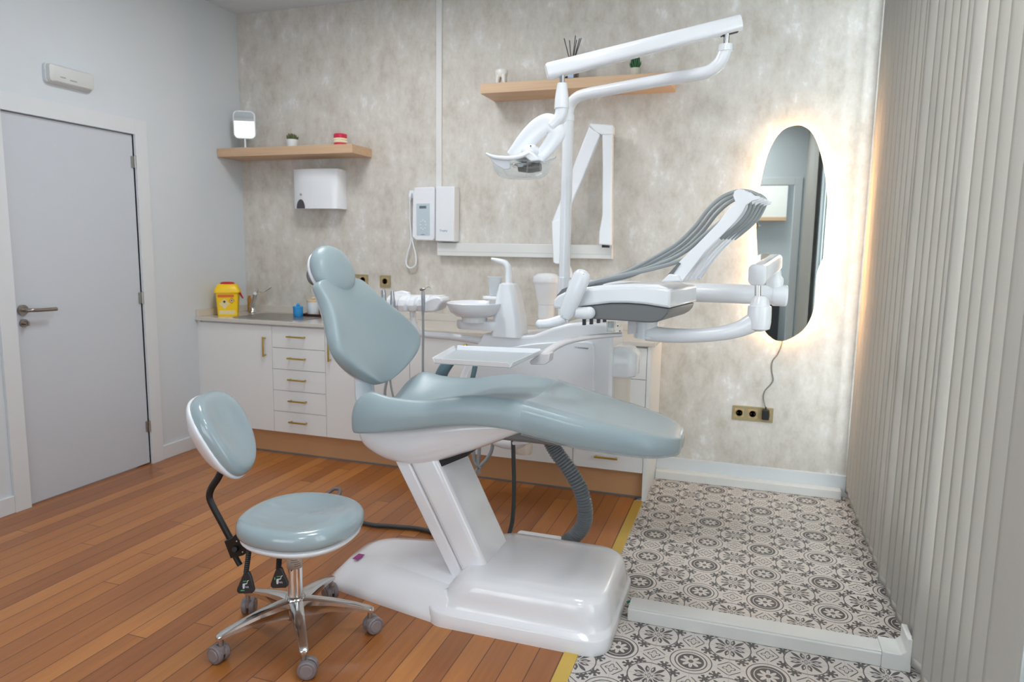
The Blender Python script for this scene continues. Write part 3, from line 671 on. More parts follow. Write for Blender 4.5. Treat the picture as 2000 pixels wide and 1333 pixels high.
# horizontal rail and the folded x-ray arm
t = thing('wall_rail', 'long white horizontal rail on the wall under the x-ray arm', 'rail', (2.15, 0, 1.34))
obj('rail', B(1.574, 2.730, -.05, -.0005, 1.336, 1.420), WTRUNK, t, smooth=0, bevel=.003)
obj('rail_groove', B(1.576, 2.728, -.0505, -.048, 1.362, 1.3645), M('groove_grey', (190, 192, 192), .5), t, smooth=0)
obj('end_cap', B(2.7305, 2.735, -.05, -.0005, 1.336, 1.420), WHITE, t, smooth=0, bevel=.001)
t = thing('xray_unit', 'white folding wall arm with x-ray head, behind the lamp pole', 'x-ray machine', (2.70, -.11, 1.45))
Y1 = -.135
obj('upper_arm', pz([(1176, 262), (1196, 259), (1194.5, 395), (1195, 450), (1194, 480), (1169, 478), (1170, 452), (1176, 420), (1177, 330)], Y1, .055), WHITE, t, bevel=.006)
obj('elbow_cap', pz([(1152, 241), (1197, 244), (1196.5, 262), (1186, 263.5), (1174, 263), (1164, 258), (1151, 245)], Y1-.006, .066), WHITE, t, bevel=.006)
obj('forearm', pz([(1150, 247), (1172, 263), (1106, 425), (1092, 440), (1078, 432)], Y1-.003, .05), WHITE, t, bevel=.006)
obj('hanging_arm', pz([(1077, 432), (1093, 427), (1107, 440), (1105, 516), (1085, 516.5), (1080, 513)], Y1-.007, .058), WHITE, t, bevel=.006)
obj('wall_pivot', cyl(nb(), A(1183, 484, -.105), A(1183, 474, -.105), .024), BLACK, t)
hc = A(1070, 535, -.20); hc2 = A(1064, 622, -.20); bm = nb()
obj('yoke', tube(nb(), [A(1096, 510, -.10), A(1108, 520, -.12), A(1114, 545, -.15), A(1108, 565, -.18), A(1085, 572, -.19)], [.017, .019, .017], n=12), WHITE, t)
hh = hc.z-hc2.z; base = Vector((hc.x-.006, -.20, hc2.z))
obj('tube_head', lathe(nb(), [(.050, 0), (.052, .02), (.053, .30*hh), (.056, .36*hh), (.078, .74*hh), (.082, .80*hh)], base, 28), WHITE, t)
obj('head_cap', lathe(nb(), [(.085, .80*hh), (.088, .83*hh), (.084, .93*hh), (.06, 1.0*hh), (.01, 1.02*hh)], base, 28), WHITE, t)
obj('printed_mark', lathe(nb(), [(.0537, .31*hh), (.0538, .325*hh)], base, 28), INKB, t)
# sockets
def socket(x0, x1, z0, z1, n, label, name='wall_socket'):
    t = thing(name, label, 'socket', ((x0+x1)/2, 0, (z0+z1)/2)); obj('plate', B(x0, x1, -.009, -.0005, z0, z1), GOLD, t, smooth=0, bevel=.002)
    w = (x1-x0)/n
    for k in range(n):
        cx, cz = x0+w*(k+.5), (z0+z1)/2
        o = obj('outlet', B(cx-.026, cx+.026, -.0115, -.0085, cz-.026, cz+.026), GOLDI, t, smooth=0, bevel=.002)
        obj('outlet_well', lathe(nb(), [(.0215, 0), (.0215, .0014), (.0185, .0014), (.018, .0002)], (cx, -.0113, cz), 24, (0, -1, 0)), M('socket_well', (142, 112, 74), .5) if 'socket_well' not in bpy.data.materials else bpy.data.materials['socket_well'], o)
        bm = nb()
        for s in (-1, 1): cyl(bm, (cx+.0085*s, -.0112, cz), (cx+.0085*s, -.0118, cz), .003, n=10)
        obj('pin_hole', bm, INK, o)
    return t
socket(0.880, 1.028, 1.120, 1.194, 2, 'gold double socket on the back wall beside the chair headrest')
socket(1.123, 1.204, 1.112, 1.193, 1, 'single square gold socket on the back wall near the chair headrest')
socket(3.485, 3.713, 0.398, 0.485, 3, 'gold triple socket low on the wall under the glowing mirror')
# oval mirror with its light
OUT = [(1555, 245), (1578, 252), (1595, 276), (1610, 330), (1617, 395), (1621, 440), (1615, 488), (1597, 530), (1593, 570), (1588, 610), (1568, 646), (1528, 667), (1500, 655), (1483, 622), (1478, 570), (1479, 500), (1477, 435), (1483, 372), (1500, 300), (1525, 258)]
pm = [A(x, y, -.034) for x, y in OUT]; L = len(pm); sm = []
for i in range(L):
    a_, b_, c_, d_ = pm[i-1], pm[i], pm[(i+1) % L], pm[(i+2) % L]
    for j in range(5):
        q = j/5; sm.append(0.5*((2*b_)+(c_-a_)*q+(2*a_-5*b_+4*c_-d_)*q*q+(3*b_-a_-3*c_+d_)*q**3))
mc = sum(sm, Vector())/len(sm)
def shrink(d, y): return [Vector((p.x+(mc.x-p.x)*d*1.9, y, p.z+(mc.z-p.z)*d)) for p in sm]
t = thing('wall_mirror', 'tall wavy frameless oval mirror glowing with warm light behind its edge', 'mirror', (mc.x, 0, .9))
obj('mirror_glass', loft(nb(), [shrink(0, -.0335), shrink(0, -.030)]), MIRROR, t, smooth=0)
obj('back_panel', loft(nb(), [shrink(.09, -.0295), shrink(.09, -.0008)]), WTRIM, t, smooth=40)
obj('light_strip', loft(nb(), [shrink(.045, -.026), shrink(.045, -.010), shrink(.075, -.010), shrink(.075, -.026)], cap=False), LED, t, smooth=40)
bm = nb(); tube(bm, [A(1528, 655, -.012), A(1527, 672, -.006), A(1519, 692, -.006), A(1509, 706, -.006), A(1507, 722, -.006), A(1510, 742, -.006), A(1505, 752, -.006), A(1494, 764, -.006), A(1491, 778, -.008), A(1495, 797, -.025)], .0032, n=8); cordo = obj('power_cord', bm, M('grey_cord', (120, 116, 108), .5), t)
t = thing('power_adapter', 'black plug adapter in the triple socket, feeding the glowing mirror', 'plug', (3.672, -.012, .45))
obj('adapter_body', rb(3.650, 3.690, -.046, -.0125, .418, .478, .006), BLACK, t)
obj('cable_relief', cyl(nb(), (3.671, -.03, .477), (3.669, -.03, .495), .005, .0035), BLACK, t)
# trunking on the floor
tag(obj('floor_trunking', B(3.054, 4.10, -.076, -.0165, 0.0, .052), WTRUNK, smooth=0, bevel=.004, org=(3.5, -.05, 0)), 'white cable trunking along the foot of the back wall', 'trunking')
t = thing('floor_trunking', 'white cable trunking crossing the patterned tiles from the chair base', 'trunking', (3.6, -1.75, 0))
obj('duct', B(3.165, 4.03, -1.795, -1.700, 0.0, .050), WTRUNK, t, smooth=0, bevel=.004)
obj('duct_lid', B(3.167, 4.03, -1.788, -1.707, .050, .0545), WTRUNK, t, smooth=0, bevel=.002)
bm = nb(); pts = [(4.03, 0, 0), (4.03, 0, .060), (4.085, 0, .060), (4.10, 0, .075), (4.10, 0, .12), (4.118, 0, .12), (4.118, 0, 0)]
prism(bm, [(x, -1.80, z) for x, y, z in pts], (0, .105, 0)); obj('corner_cover', bm, WTRUNK, t, smooth=0, bevel=.003)
obj('cable_end', tube(nb(), [(3.150, -1.715, .03), (3.16, -1.71, .035), (3.17, -1.712, .03)], .005, n=8), M('green_cable', (40, 120, 110), .5), t)

# ------------------------------------------------------------------ dental chair
YC = -1.78
t = thing('dental_chair', 'grey green reclining dental chair on a white slanted column and floor base', 'dental chair', (2.6, YC, 0)); CH = t
def blk(secs, m, name, sub=0, **k):
    return obj(name, loft(nb(), [rrect(x0, x1, y0, y1, r, z, 8) for x0, x1, y0, y1, r, z in secs]), m, t, sub=sub, **k)
blk([(2.440, 3.140, -2.080, -1.490, .085, 0.0), (2.440, 3.142, -2.080, -1.490, .085, .006), (2.442, 3.142, -2.079, -1.491, .085, .050), (2.446, 3.140, -2.075, -1.495, .09, .056), (2.462, 3.134, -2.054, -1.512, .10, .062), (2.472, 3.132, -2.050, -1.516, .10, .068),
     (2.505, 3.126, -2.043, -1.524, .10, .115), (2.535, 3.120, -2.036, -1.530, .10, .150), (2.552, 3.112, -2.026, -1.538, .10, .166), (2.572, 3.096, -2.008, -1.556, .09, .176), (2.62, 3.05, -1.96, -1.60, .07, .180)], WHITE2, 'base_cover', smooth=60)
def outl(x0, x1, yn0, yn1, yf0, yf1, r, z):      # tapered plate outline
    P = [(x1, yn1), (x1, yf1), (x0, yf0), (x0, yn0)]; out = []
    for i in range(4):
        p, a, b = Vector(P[i]), Vector(P[i-1]), Vector(P[(i+1) % 4]); ra = .004 if i < 2 else r
        for k in range(7):
            q = k/6; A_, B_ = p+(a-p).normalized()*ra, p+(b-p).normalized()*ra
            c = A_*(1-q)**2+p*2*q*(1-q)+B_*q*q; out.append((c.x, c.y, z))
    return out
bm = loft(nb(), [outl(1.930, 2.53, -1.955, -2.072, -1.60, -1.496, .12, 0), outl(1.930, 2.53, -1.955, -2.072, -1.60, -1.496, .12, .022), outl(1.945, 2.53, -1.945, -2.060, -1.61, -1.50, .12, .036), outl(1.995, 2.53, -1.915, -2.035, -1.63, -1.53, .10, .088), outl(2.04, 2.50, -1.885, -2.00, -1.65, -1.54, .09, .105), outl(2.09, 2.52, -1.86, -1.97, -1.68, -1.57, .08, .112)])
obj('foot_plate', bm, WHITE2, t, smooth=60)
lp = [AZ(688, 1094, .1005), AZ(698.5, 1096.5, .1025), AZ(712.5, 1086, .109), AZ(701, 1084, .107)]
lp = [Vector((p.x, p.y, p.z+.004)) for p in lp]
bm = nb(); prism(bm, lp, (0, 0, .0012)); lbl = obj('label', bm, MAG, t, smooth=0); lbl['label'] = 'magenta sticker'
cp = [A(782, 923, -1.91), A(806, 923, -1.91), A(899, 1114, -1.91), A(881, 1125, -1.91)]
def ext(a, b, k): return b+(b-a).normalized()*k
c1, c2, c3, c4 = A(806, 921, -1.905), A(860, 914, -1.905), A(948, 1107, -1.905), A(899, 1116, -1.905)
c3, c4 = ext(c2, c3, .05), ext(c1, c4, .05); c1, c2 = ext(c4, c1, .06), ext(c3, c2, .06)
bm = nb(); prism(bm, [c1, c2, c3, c4], (0, .27, 0)); obj('column', bm, WHITE2, t, bevel=.022, seg=4)
d1, d2, d3, d4 = A(781, 922, -1.895), A(808, 922, -1.895), A(901, 1116, -1.895), A(880, 1124, -1.895)
d3, d4 = ext(d2, d3, .05), ext(d1, d4, .05); d1, d2 = ext(d4, d1, .06), ext(d3, d2, .06)
bm = nb(); prism(bm, [d1, d2, d3, d4], (0, .25, 0)); obj('column_slide', bm, WHITE2, t, bevel=.008, seg=3)
def shl(x, w, zt, zb): return [(x, YC+w*a, zb+(zt-zb)*b) for a, b in ((0, 0), (.45, .0), (.75, .14), (.93, .5), (1, 1), (.5, 1), (-.5, 1), (-1, 1), (-.93, .5), (-.75, .14), (-.45, 0))]
bm = loft(nb(), [shl(2.098, .165, .690, .60), shl(2.115, .185, .690, .583), shl(2.20, .20, .700, .535), shl(2.34, .20, .72, .528), shl(2.47, .20, .745, .577), shl(2.61, .20, .765, .640), shl(2.75, .19, .765, .705), shl(2.82, .18, .765, .745)])
obj('seat_shell', bm, WHITE2, t, sub=2)
bm = nb(); prism(bm, [A(846, 902, -1.89), A(905, 884, -1.89), A(912, 892, -1.89), A(858, 914, -1.89)], (0, .22, 0)); obj('tilt_joint', bm, BLACK, t)
bm = loft(nb(), [rrect(2.60, 2.95, -1.90, -1.66, .05, .685), rrect(2.58, 3.00, -1.92, -1.64, .05, .70), rrect(2.58, 3.02, -1.92, -1.64, .05, .735)]); obj('leg_support', bm, GREY, t)
bm = nb(); tube(bm, [A(1003, 866, -1.62), A(1030, 862, -1.66), A(1062, 852, -1.70)], [.008, .012, .012]); obj('release_bar', bm, WHITE, t)
def cush(x, w, zb, zs, zm, o=0.0):
    h = zs-zb; P = [(0, zb-o), (.55, zb-o), (.9, zb-o), (.965, zb-o+.004), (.99, zb+.2*h), (1, zb+.5*h), (.965, zb+.8*h), (.86, zs+o), (.62, zs*.6+zm*.4+o), (.32, zm+(zs-zm)*.12+o), (0, zm+o)]
    return [(x, YC-(w+o)*a, z) for a, z in P]+[(x, YC+(w+o)*a, z) for a, z in P[1:-1][::-1]]
SEAT = [(2.098, .17, .690, .730, .715), (2.108, .215, .684, .765, .730), (2.135, .250, .684, .812, .742), (2.20, .267, .694, .850, .752), (2.29, .272, .710, .838, .762), (2.42, .274, .735, .838, .785), (2.52, .274, .756, .856, .815), (2.62, .272, .767, .870, .842),
        (2.74, .265, .763, .868, .850), (2.80, .258, .753, .860, .845)]
LEGS = [(2.80, .258, .753, .860, .845), (2.88, .248, .738, .842, .830), (2.98, .238, .720, .820, .812), (3.08, .225, .710, .800, .795), (3.18, .205, .701, .780, .776), (3.25, .178, .695, .765, .762), (3.300, .135, .694, .752, .750), (3.325, .085, .692, .740, .738), (3.332, .04, .702, .730, .728)]
obj('seat_cushion', loft(nb(), dense([cush(*q) for q in SEAT])), UPH, t, smooth=75)
obj('leg_cushion', loft(nb(), dense([cush(*q) for q in LEGS])), UPH, t, smooth=75)
FT = [(x+(.004 if x > 3.3 else 0), w, zb, zs, zm, .005) for x, w, zb, zs, zm in LEGS]
FT.append((3.340, .03, .706, .728, .727, .002))
film = obj('foot_cover', loft(nb(), dense([cush(*q) for q in [(2.805,)+FT[0][1:]]+FT[1:]]), cap=False), FILM, t, smooth=75); film['label'] = 'clear protective plastic film'
# backrest: cross sections (height, half width, x of the wings, x of the middle)
BK = [(.832, .03, 2.085, 2.090), (.848, .075, 2.095, 2.085), (.878, .140, 2.108, 2.078), (.915, .212, 2.114, 2.066), (.955, .270, 2.114, 2.050), (1.00, .303, 2.104, 2.030), (1.05, .292, 2.080, 2.008), (1.10, .252, 2.045, 1.986), (1.15, .210, 2.000, 1.962), (1.19, .183, 1.962, 1.944), (1.22, .172, 1.936, 1.928), (1.243, .166, 1.914, 1.914), (1.258, .140, 1.900, 1.903), (1.264, .08, 1.896, 1.898)]
BY = [.035, .035, .036, .034, .032, .026, .022, .020, .018, .012, .006, .004, .0, .0]
NX, NZ = .93, .37
def bsec(z, w, xe, xm, th, k=1.0, back=0.0):
    F = ((1, 0), (.96, .42), (.84, .82), (.62, 1.0), (.32, 1.02), (0, 1.0)); out = []
    def at_(a): b = min(1, abs(a)); return xm+(xe-xm)*b**2.2
    front = [(a, at_(a)) for a in (.985, .90, .70, .45, .2, 0)]
    pts = [(w*k*1.0, xe-th*.5*NX, z-th*.5*NZ)]
    for i, (a, x) in enumerate(front): d = (.16, 0, 0, 0, 0, 0)[i]*th; pts.append((w*k*a, x-d*NX-back*NX, z-d*NZ-back*NZ))
    half = pts[:]; rear = [(w*k*a, at_(a)-(th+back)*NX, z-(th+back)*NZ) for a in (.0, .25, .5, .75, .96)]
    ring = [(x, YC+y, zz) for y, x, zz in half]+[(x, YC-y, zz) for y, x, zz in half[:-1][::-1]]
    ring += [(x, YC-y, zz) for y, x, zz in rear[::-1]]+[(x, YC+y, zz) for y, x, zz in rear[1:]]
    return [(x+.10*(y-YC), y, zz) for x, y, zz in ring]
BK = [(z, w*.955, xe+.034, xm+.030) for z, w, xe, xm in BK]
TH = [.03, .045, .06, .068, .07, .07, .07, .07, .068, .062, .056, .05, .04, .02]
def shy(ring, d): return [(x, y+d, z) for x, y, z in ring]
obj('backrest', loft(nb(), [shy(bsec(*q, th), d) for q, th, d in zip(BK, TH, BY)]), UPH, t, sub=2)
obj('backrest_shell', loft(nb(), [shy(bsec(z, w, xe, xm, .022, .93, th-.006), d) for (z, w, xe, xm), th, d in list(zip(BK, TH, BY))[1:-1]]), WHITE, t, sub=1)
hm = Matrix.Translation((1.888, YC+.003, 1.288)) @ Matrix.Rotation(R(-26), 4, 'Y')
def hr(sx, sy, sz, dx): return [hm @ Vector((dx+.15*sy*math.cos(a), sy*math.cos(a), sz*math.sin(a))) for a in [2*math.pi*k/28 for k in range(28)]]
hd = obj('headrest', loft(nb(), [hr(0, .078, .078, -.022), hr(0, .100, .106, -.018), hr(0, .107, .114, .004), hr(0, .103, .109, .026), hr(0, .085, .090, .043), hr(0, .055, .058, .051), hr(0, .02, .02, .053)]), UPH, t, sub=1)
obj('headrest_shell', loft(nb(), [hr(0, .05, .05, -.060), hr(0, .082, .085, -.048), hr(0, .100, .108, -.024), hr(0, .098, .106, -.016)]), WHITE, hd, sub=1)
kc = A(611, 541, YC-.045); bm = nb(); ball(bm, (0, 0, 0), .018, .035, .036, n=20); bm.transform(Matrix.Translation(kc) @ Matrix.Rotation(R(-14), 4, 'Y')); obj('headrest_knob', bm, GREY, hd)
obj('headrest_stem', tube(nb(), [kc+Vector((.03, .03, -.01)), (1.865, YC, 1.22), (1.915, YC, 1.12)], [.02, .022], n=10, flat=(1.0, 1.8, (1, 0, 0))), WHITE, t)
bm = nb(); tube(bm, [(2.30, YC, .66), (2.10, YC, .685), (2.045, YC, .76), (2.035, YC, .86), (2.01, YC, .95)], [.045, .042, .040, .036], n=14, flat=(1.7, 0.6, (1, 0, 0))); obj('back_bracket', bm, WHITE, t)
ap = [A(852, 770, -1.46), A(858, 745, -1.46), A(867, 722, -1.46), A(884, 702, -1.46), A(905, 694, -1.46), A(924, 698, -1.46), A(928, 714, -1.46), A(922, 745, -1.46), A(918, 775, -1.46)]
bm = nb(); tube(bm, ap, [.026, .028, .027, .022, .016, .012, .011, .011], n=14); obj('armrest', bm, TEAL, t)
t = thing('junction_box', 'low white connection box on the wood floor behind the chair base', 'box', (2.72, -1.42, 0))
obj('box_cover', rb(2.585, 2.800, -1.478, -1.345, 0.0, .100, .02, .006), WHITE, t)
rr = []
hp = [A(1070, 852, -1.40), A(1086, 882, -1.40), A(1112, 918, -1.40), A(1134, 958, -1.40), A(1143, 998, -1.395), A(1138, 1028, -1.385), A(1119, 1051, -1.38), A(1106, 1060, -1.38)]
n_ = (len(hp)-1)*22+1
bm = nb(); tube(bm, hp, [.0345 if i % 3 else .0295 for i in range(n_)], n=18, k=22)
hs = obj('suction_hose', bm, CORR, org=(2.85, -1.40, .06)); tag(hs, 'thick grey corrugated suction hose curving down behind the chair leg section', 'hose')
bm = nb(); tube(bm, [A(1002, 858, -1.42), A(1003, 900, -1.42), A(1004, 950, -1.42), A(1003, 990, -1.42), A(1000, 1022, -1.42), A(992, 1052, -1.42)], [.0098, .0098], n=10)
tag(obj('drain_hose', bm, HOSED, org=(2.57, -1.42, .10)), 'thin dark grey hose hanging straight down behind the chair column', 'hose')

# ------------------------------------------------------------------ dental unit with spittoon
t = thing('dental_unit', 'white dental unit with spittoon bowl, standing behind the reclining chair', 'dental unit', (2.55, -.88, .5))
U0 = -1.035
def up(pts, y=U0, e=.03): bm = nb(); prism(bm, [A(px, py, y) for px, py in pts], (0, e, 0)); return bm
obj('body', up([(905, 850), (886, 790), (887, 760), (905, 715), (934, 668), (943, 652), (1000, 657), (1042, 655), (1075, 642), (1110, 632), (1150, 629), (1182, 632), (1194, 642), (1197, 660), (1192, 850)], U0, .30), WHITE, t, bevel=.016, seg=3)
obj('front_panel', up([(925, 848), (898, 790), (898, 762), (914, 724), (945, 694), (990, 679), (1050, 671), (1100, 668), (1146, 668), (1157, 671), (1161, 680), (1157, 848)], U0-.016, .03), WHITE, t, bevel=.006, seg=3)
bd = obj('badge', up([(1121.5, 676.5), (1149.5, 679), (1149.5, 682.6), (1121.5, 680.6)], U0-.0172, .002), M('badge_silver', (206, 210, 216), .3), t, smooth=0)
text('badge_lettering', '•  crowndental', 0.0100, INK, bd, A(1124.5, 680.0, U0-.0176), Matrix.Rotation(R(2.4), 4, 'Y') @ FACE_Y)
# spittoon tower, spout, bowl
def ts(z, x0, x1, y0, y1, r): return rrect(x0, x1, y0, y1, r, z, 5)
a0, a1 = A(962, 656, -1.0), A(1023, 658, -1.0); b0, b1 = A(972, 575, -1.0), A(1012, 577, -1.0); d0, d1 = A(975, 558, -1.0), A(1006, 557, -1.0)
bm = loft(nb(), [ts(.955, a0.x, a1.x, -1.05, -.90, .03), ts(1.03, a0.x+.008, a1.x-.008, -1.045, -.905, .03), ts(1.165, b0.x, b1.x, -1.04, -.91, .03), ts(1.215, d0.x+.004, d1.x-.004, -1.035, -.915, .03), ts(1.222, d0.x+.015, d1.x-.015, -1.02, -.93, .025)])
obj('tower', bm, WHITE, t)
bm = nb(); tube(bm, [A(994, 562, -.975), A(994, 540, -.975), A(993, 524, -.975), A(986, 514, -.975), A(973, 509.5, -.975), A(960, 506, -.975)], [.024, .023, .021, .019, .015, .009], n=14, flat=(1, .8, (1, 0, 0))); obj('cup_filler', bm, WHITE, t)
bc = A(927, 592, -1.04); rx = .155; bz = bc.z
bm = lathe(nb(), [(.055, -.068), (.092, -.066), (.120, -.048), (.137, -.014), (.140, 0.0), (.137, .0035), (.131, 0), (.118, -.034), (.08, -.05), (.02, -.055)], bc, 36); obj('bowl', bm, WHITE, t)
bm = lathe(nb(), [(.065, -.095), (.065, -.060)], bc, 24); obj('bowl_neck', bm, WHITE, t)
bm = loft(nb(), [rrect(bc.x-.10, a0.x+.05, -1.06, -.93, .055, bz-.135), rrect(bc.x-.105, a0.x+.05, -1.065, -.925, .055, bz-.12), rrect(bc.x-.105, a0.x+.05, -1.065, -.925, .055, bz-.095), rrect(bc.x-.10, a0.x+.05, -1.06, -.93, .055, bz-.09)]); obj('bowl_support', bm, WHITE, t)
pc = A(966, 577, -.95); bm = loft(nb(), [rrect(pc.x-.055, b0.x+.04, -1.00, -.90, .03, pc.z-.018), rrect(pc.x-.055, b0.x+.04, -1.00, -.90, .03, pc.z-.004)]); obj('cup_rest', bm, WHITE, t, bevel=.003)
# canister at the open end
q0, q1 = A(1186, 680, -.92), A(1249, 690, -.92); ql = A(1186, 730, -.92).z; qt = A(1215, 676, -.92).z
bm = loft(nb(), [rrect(q0.x-.06, q1.x-.012, -1.0, -.84, .05, ql), rrect(q0.x-.06, q1.x, -1.005, -.835, .055, ql+.01), rrect(q0.x-.06, q1.x, -1.005, -.835, .055, qt-.03), rrect(q0.x-.055, q1.x-.025, -.985, -.855, .05, qt)]); obj('amalgam_canister', bm, WHITE, t, smooth=50)
bm = lathe(nb(), [(.062, 0), (.066, .02), (.066, .25)], (q0.x+.055, -.92, ql-.245), 24); obj('canister_jar', bm, CREAMP, t)
bm = nb(); tube(bm, [A(965, 862, -1.12), A(990, 868, -1.15), A(1020, 862, -1.2), (2.75, -1.45, .70), (2.80, -1.60, .712)], [.016, .018, .016], n=12, flat=(.6, 1.5, (0, 0, 1))); obj('swing_bracket', bm, WHITE, t)
pb = A(1021, 875, -.98); bm = loft(nb(), [rrect(pb.x-.035, pb.x+.045, -1.02, -.94, .03, pb.z-.028), rrect(pb.x-.04, pb.x+.048, -1.025, -.935, .03, pb.z-.01), rrect(pb.x-.04, pb.x+.048, -1.025, -.935, .03, pb.z+.06)]); obj('waste_pod', bm, CREAMP, t)
for pts in (((925, 850), (925, 885), (928, 905), (940, 915)), ((936, 850), (936, 880), (934, 905), (936, 925)), ((964, 855), (960, 880), (951, 897), (938, 911), (930, 922))):
    obj('drain_tube', tube(nb(), [A(x, y, -1.10) for x, y in pts], [.0095, .0095], n=10), HOSE, t)
c = Vector((pc.x, -.95, pc.z-.0035)); bm = lathe(nb(), [(.026, 0), (.036, .092), (.0375, .094), (.0375, .097), (.0345, .096), (.0245, .003), (.001, .0025)], c, 28)
tag(obj('plastic_cup', bm, CUPM, org=c), 'frosted plastic cup on the spittoon, under the cup filler spout', 'cup')
# assistant's holder on its own arm
t = thing('instrument_holder', 'white scalloped instrument holder on a bent tube, left of the spittoon bowl', 'holder', A(812, 660, -1.02))
HY = -1.06
rings = []
for i, (px, k) in enumerate(((748, 0), (772, 0), (776, 1), (788, 1), (792, 0), (796, 1), (806, 1), (810, 0), (814, 1), (824, 1), (828, 0), (833, 1), (842, 1), (851, 1))):
    yb = HY+.02*(1-k); top = A(px, 584+(px-748)*.01, HY).z; lo = A(px, 609, HY).z; x = A(px, 590, HY).x
    rings.append([(x, yb+.012, lo), (x, yb, lo+.03), (x, yb+.012, top-.004), (x, yb+.045, top+.014), (x, -.93, top+.016), (x, -.93, lo+.01)])
obj('holder_tray', loft(nb(), rings), WHITE, t, smooth=45, bevel=.003)
bm = nb(); prism(bm, [A(x, y, HY-.004) for x, y in ((828, 590), (840, 583), (853, 580), (861, 582), (864, 590), (859, 596), (853, 606), (846, 610), (828, 611))], (0, .11, 0)); obj('holder_wing', bm, WHITE, t, bevel=.008, seg=3)
bm = nb(); prism(bm, [A(x, y, -.94) for x, y in ((757, 586), (768, 571), (783, 568), (797, 571), (800, 580), (812, 584), (812, 592), (757, 592))], (0, .03, 0)); obj('holder_back', bm, WHITE, t, bevel=.006)
bm = nb(); tube(bm, [A(806, 604, -1.0), A(807, 622, -1.0), A(809, 636, -1.0), A(816, 648, -1.0), A(832, 654, -1.0), A(870, 657, -1.0), A(910, 662, -1.0), A(944, 667, -1.0)], [.0165, .0165, .017, .0175, .0185, .019], n=14); obj('holder_arm', bm, WHITE, t)
def hpiece(name, pts, rad, label, m, tip=None):
    q = thing(name, label, 'handpiece', A(*pts[-1])); obj('shaft', tube(nb(), [A(*p) for p in pts], rad, n=12), m, q)
    return q
MET = M('dull_handpiece_metal', (168, 172, 178), .3, metal=.7)
hpiece('suction_handpiece', [(766, 569, -1.075), (767, 585, -1.085), (768, 602, -1.09)], [.008, .011, .014, .012], 'grey suction handpiece nearest the chair back, second in the white holder', MET)
hpiece('suction_handpiece', [(749, 568, -1.075), (750, 580, -1.085), (751, 598, -1.09)], [.012, .013, .012], 'grey suction handpiece furthest left, half hidden behind the chair back', MET)
q = thing('air_water_syringe', 'tall slim syringe with thin bent metal tip, hanging in front of the white holder', 'handpiece', A(826, 735, -1.10))
obj('grip', tube(nb(), [A(826, 569, -1.10), A(826.5, 580, -1.10), A(826.5, 600, -1.10), A(826, 614, -1.10)], [.007, .010, .009, .007], n=12), MET, q)
obj('syringe_head', tube(nb(), [A(820.5, 566.5, -1.10), A(826, 565.5, -1.10), A(830, 564.5, -1.10)], [.006, .008, .005], n=10), STEEL, q)
obj('tip', tube(nb(), [A(829, 565.5, -1.10), A(835, 561.5, -1.10), A(838.5, 561, -1.10), A(842, 564, -1.10)], [.0014, .0012], n=6), CHROME, q)
obj('syringe_hose', tube(nb(), [A(826, 612, -1.10), A(826.5, 650, -1.10), A(826, 690, -1.10), A(826, 740, -1.10), A(827, 790, -1.08)], [.0062, .0062], n=10), HOSE, q)
for (a_, b_) in ((752, 757), (759, 761)):
    pass
tag(obj('holder_hose', tube(nb(), [A(754, 612, -1.02), A(753, 680, -1.02), A(756, 735, -1.02), A(752, 775, -1.02), A(768, 830, -1.0)], [.0075, .0075], n=10), HOSE, org=A(768, 830, -1.0)), 'thicker pale grey hose hanging behind the seat and backrest gap', 'hose')
tag(obj('holder_hose', tube(nb(), [A(764, 610, -1.0), A(763, 690, -1.0), A(762, 740, -1.0), A(768, 775, -1.0), A(782, 830, -1.0)], [.0055, .0055], n=10), HOSE, org=A(782, 830, -1.0)), 'thinner pale grey hose beside the thicker one behind the backrest gap', 'hose')

# ------------------------------------------------------------------ operating lamp on its pole
t = thing('operating_lamp', 'white dental lamp with clear shield on a jointed arm above the chair', 'lamp', A(1100, 600, -1.0)); t.location.z = .96
ORG[t] = Vector(t.location)
pp = A(1110, 232, -1.0); pb_ = A(1101.5, 575, -1.0)
obj('pole', cyl(nb(), (pb_.x, -1.0, .935), (pp.x, -1.0, pp.z), .0265, n=24), WHITE, t)
obj('pole_collar', cyl(nb(), (pp.x, -1.0, pp.z-.012), (pp.x, -1.0, pp.z+.016), .0295, n=24), WHITE, t)
el = A(1418, 90, -1.32); dv = Vector((el.x-pp.x, el.y+1.0, 0)); dl = dv.length; dv.normalize()
zt = 2.100; P0 = Vector((pp.x, -1.0, 0))
path = [(0, pp.z), (0, zt-.075), (.012, zt-.035), (.045, zt-.010), (.10, zt), (.25, zt+.002), (.45, zt+.004), (dl-.13, zt+.004), (dl-.065, zt+.008), (dl-.022, zt+.034), (dl-.002, zt+.075), (dl, el.z)]
bm = nb(); tube(bm, [P0+dv*d+Vector((0, 0, z)) for d, z in path], [.0255, .0255], n=20); obj('lower_arm', bm, WHITE, t)
obj('elbow_ring', cyl(nb(), el+Vector((0, 0, -.02)), el+Vector((0, 0, .004)), .029, n=24), WHITE, t)
ep = A(1418, 58, -1.32)
obj('elbow_pin', cyl(nb(), el, (el.x, el.y, ep.z+.02), .012), CHROME, t)
s1, s2 = A(1437, 47, -1.305), A(1082, 137, -1.575); ax_ = (s2-s1).normalized(); sd = ax_.cross(Vector((0, 0, 1))).normalized(); uu = sd.cross(ax_).normalized()
def sec(p, w, h, r=.02): return [p+sd*q[0]+uu*q[1] for q in rrect(-w, w, -h, h, r, 0, 5)]
LY = -1.57; lp0 = A(1097, 150, LY)
s1 = s1-ax_*.02; s2 = s2+ax_*.03
bm = loft(nb(), [sec(s1, .022, .024, .015), sec(s1+ax_*.004, .027, .030), sec(s2-ax_*.008, .027, .032), sec(s2, .022, .026, .015)]); obj('spring_arm', bm, WHITE, t)
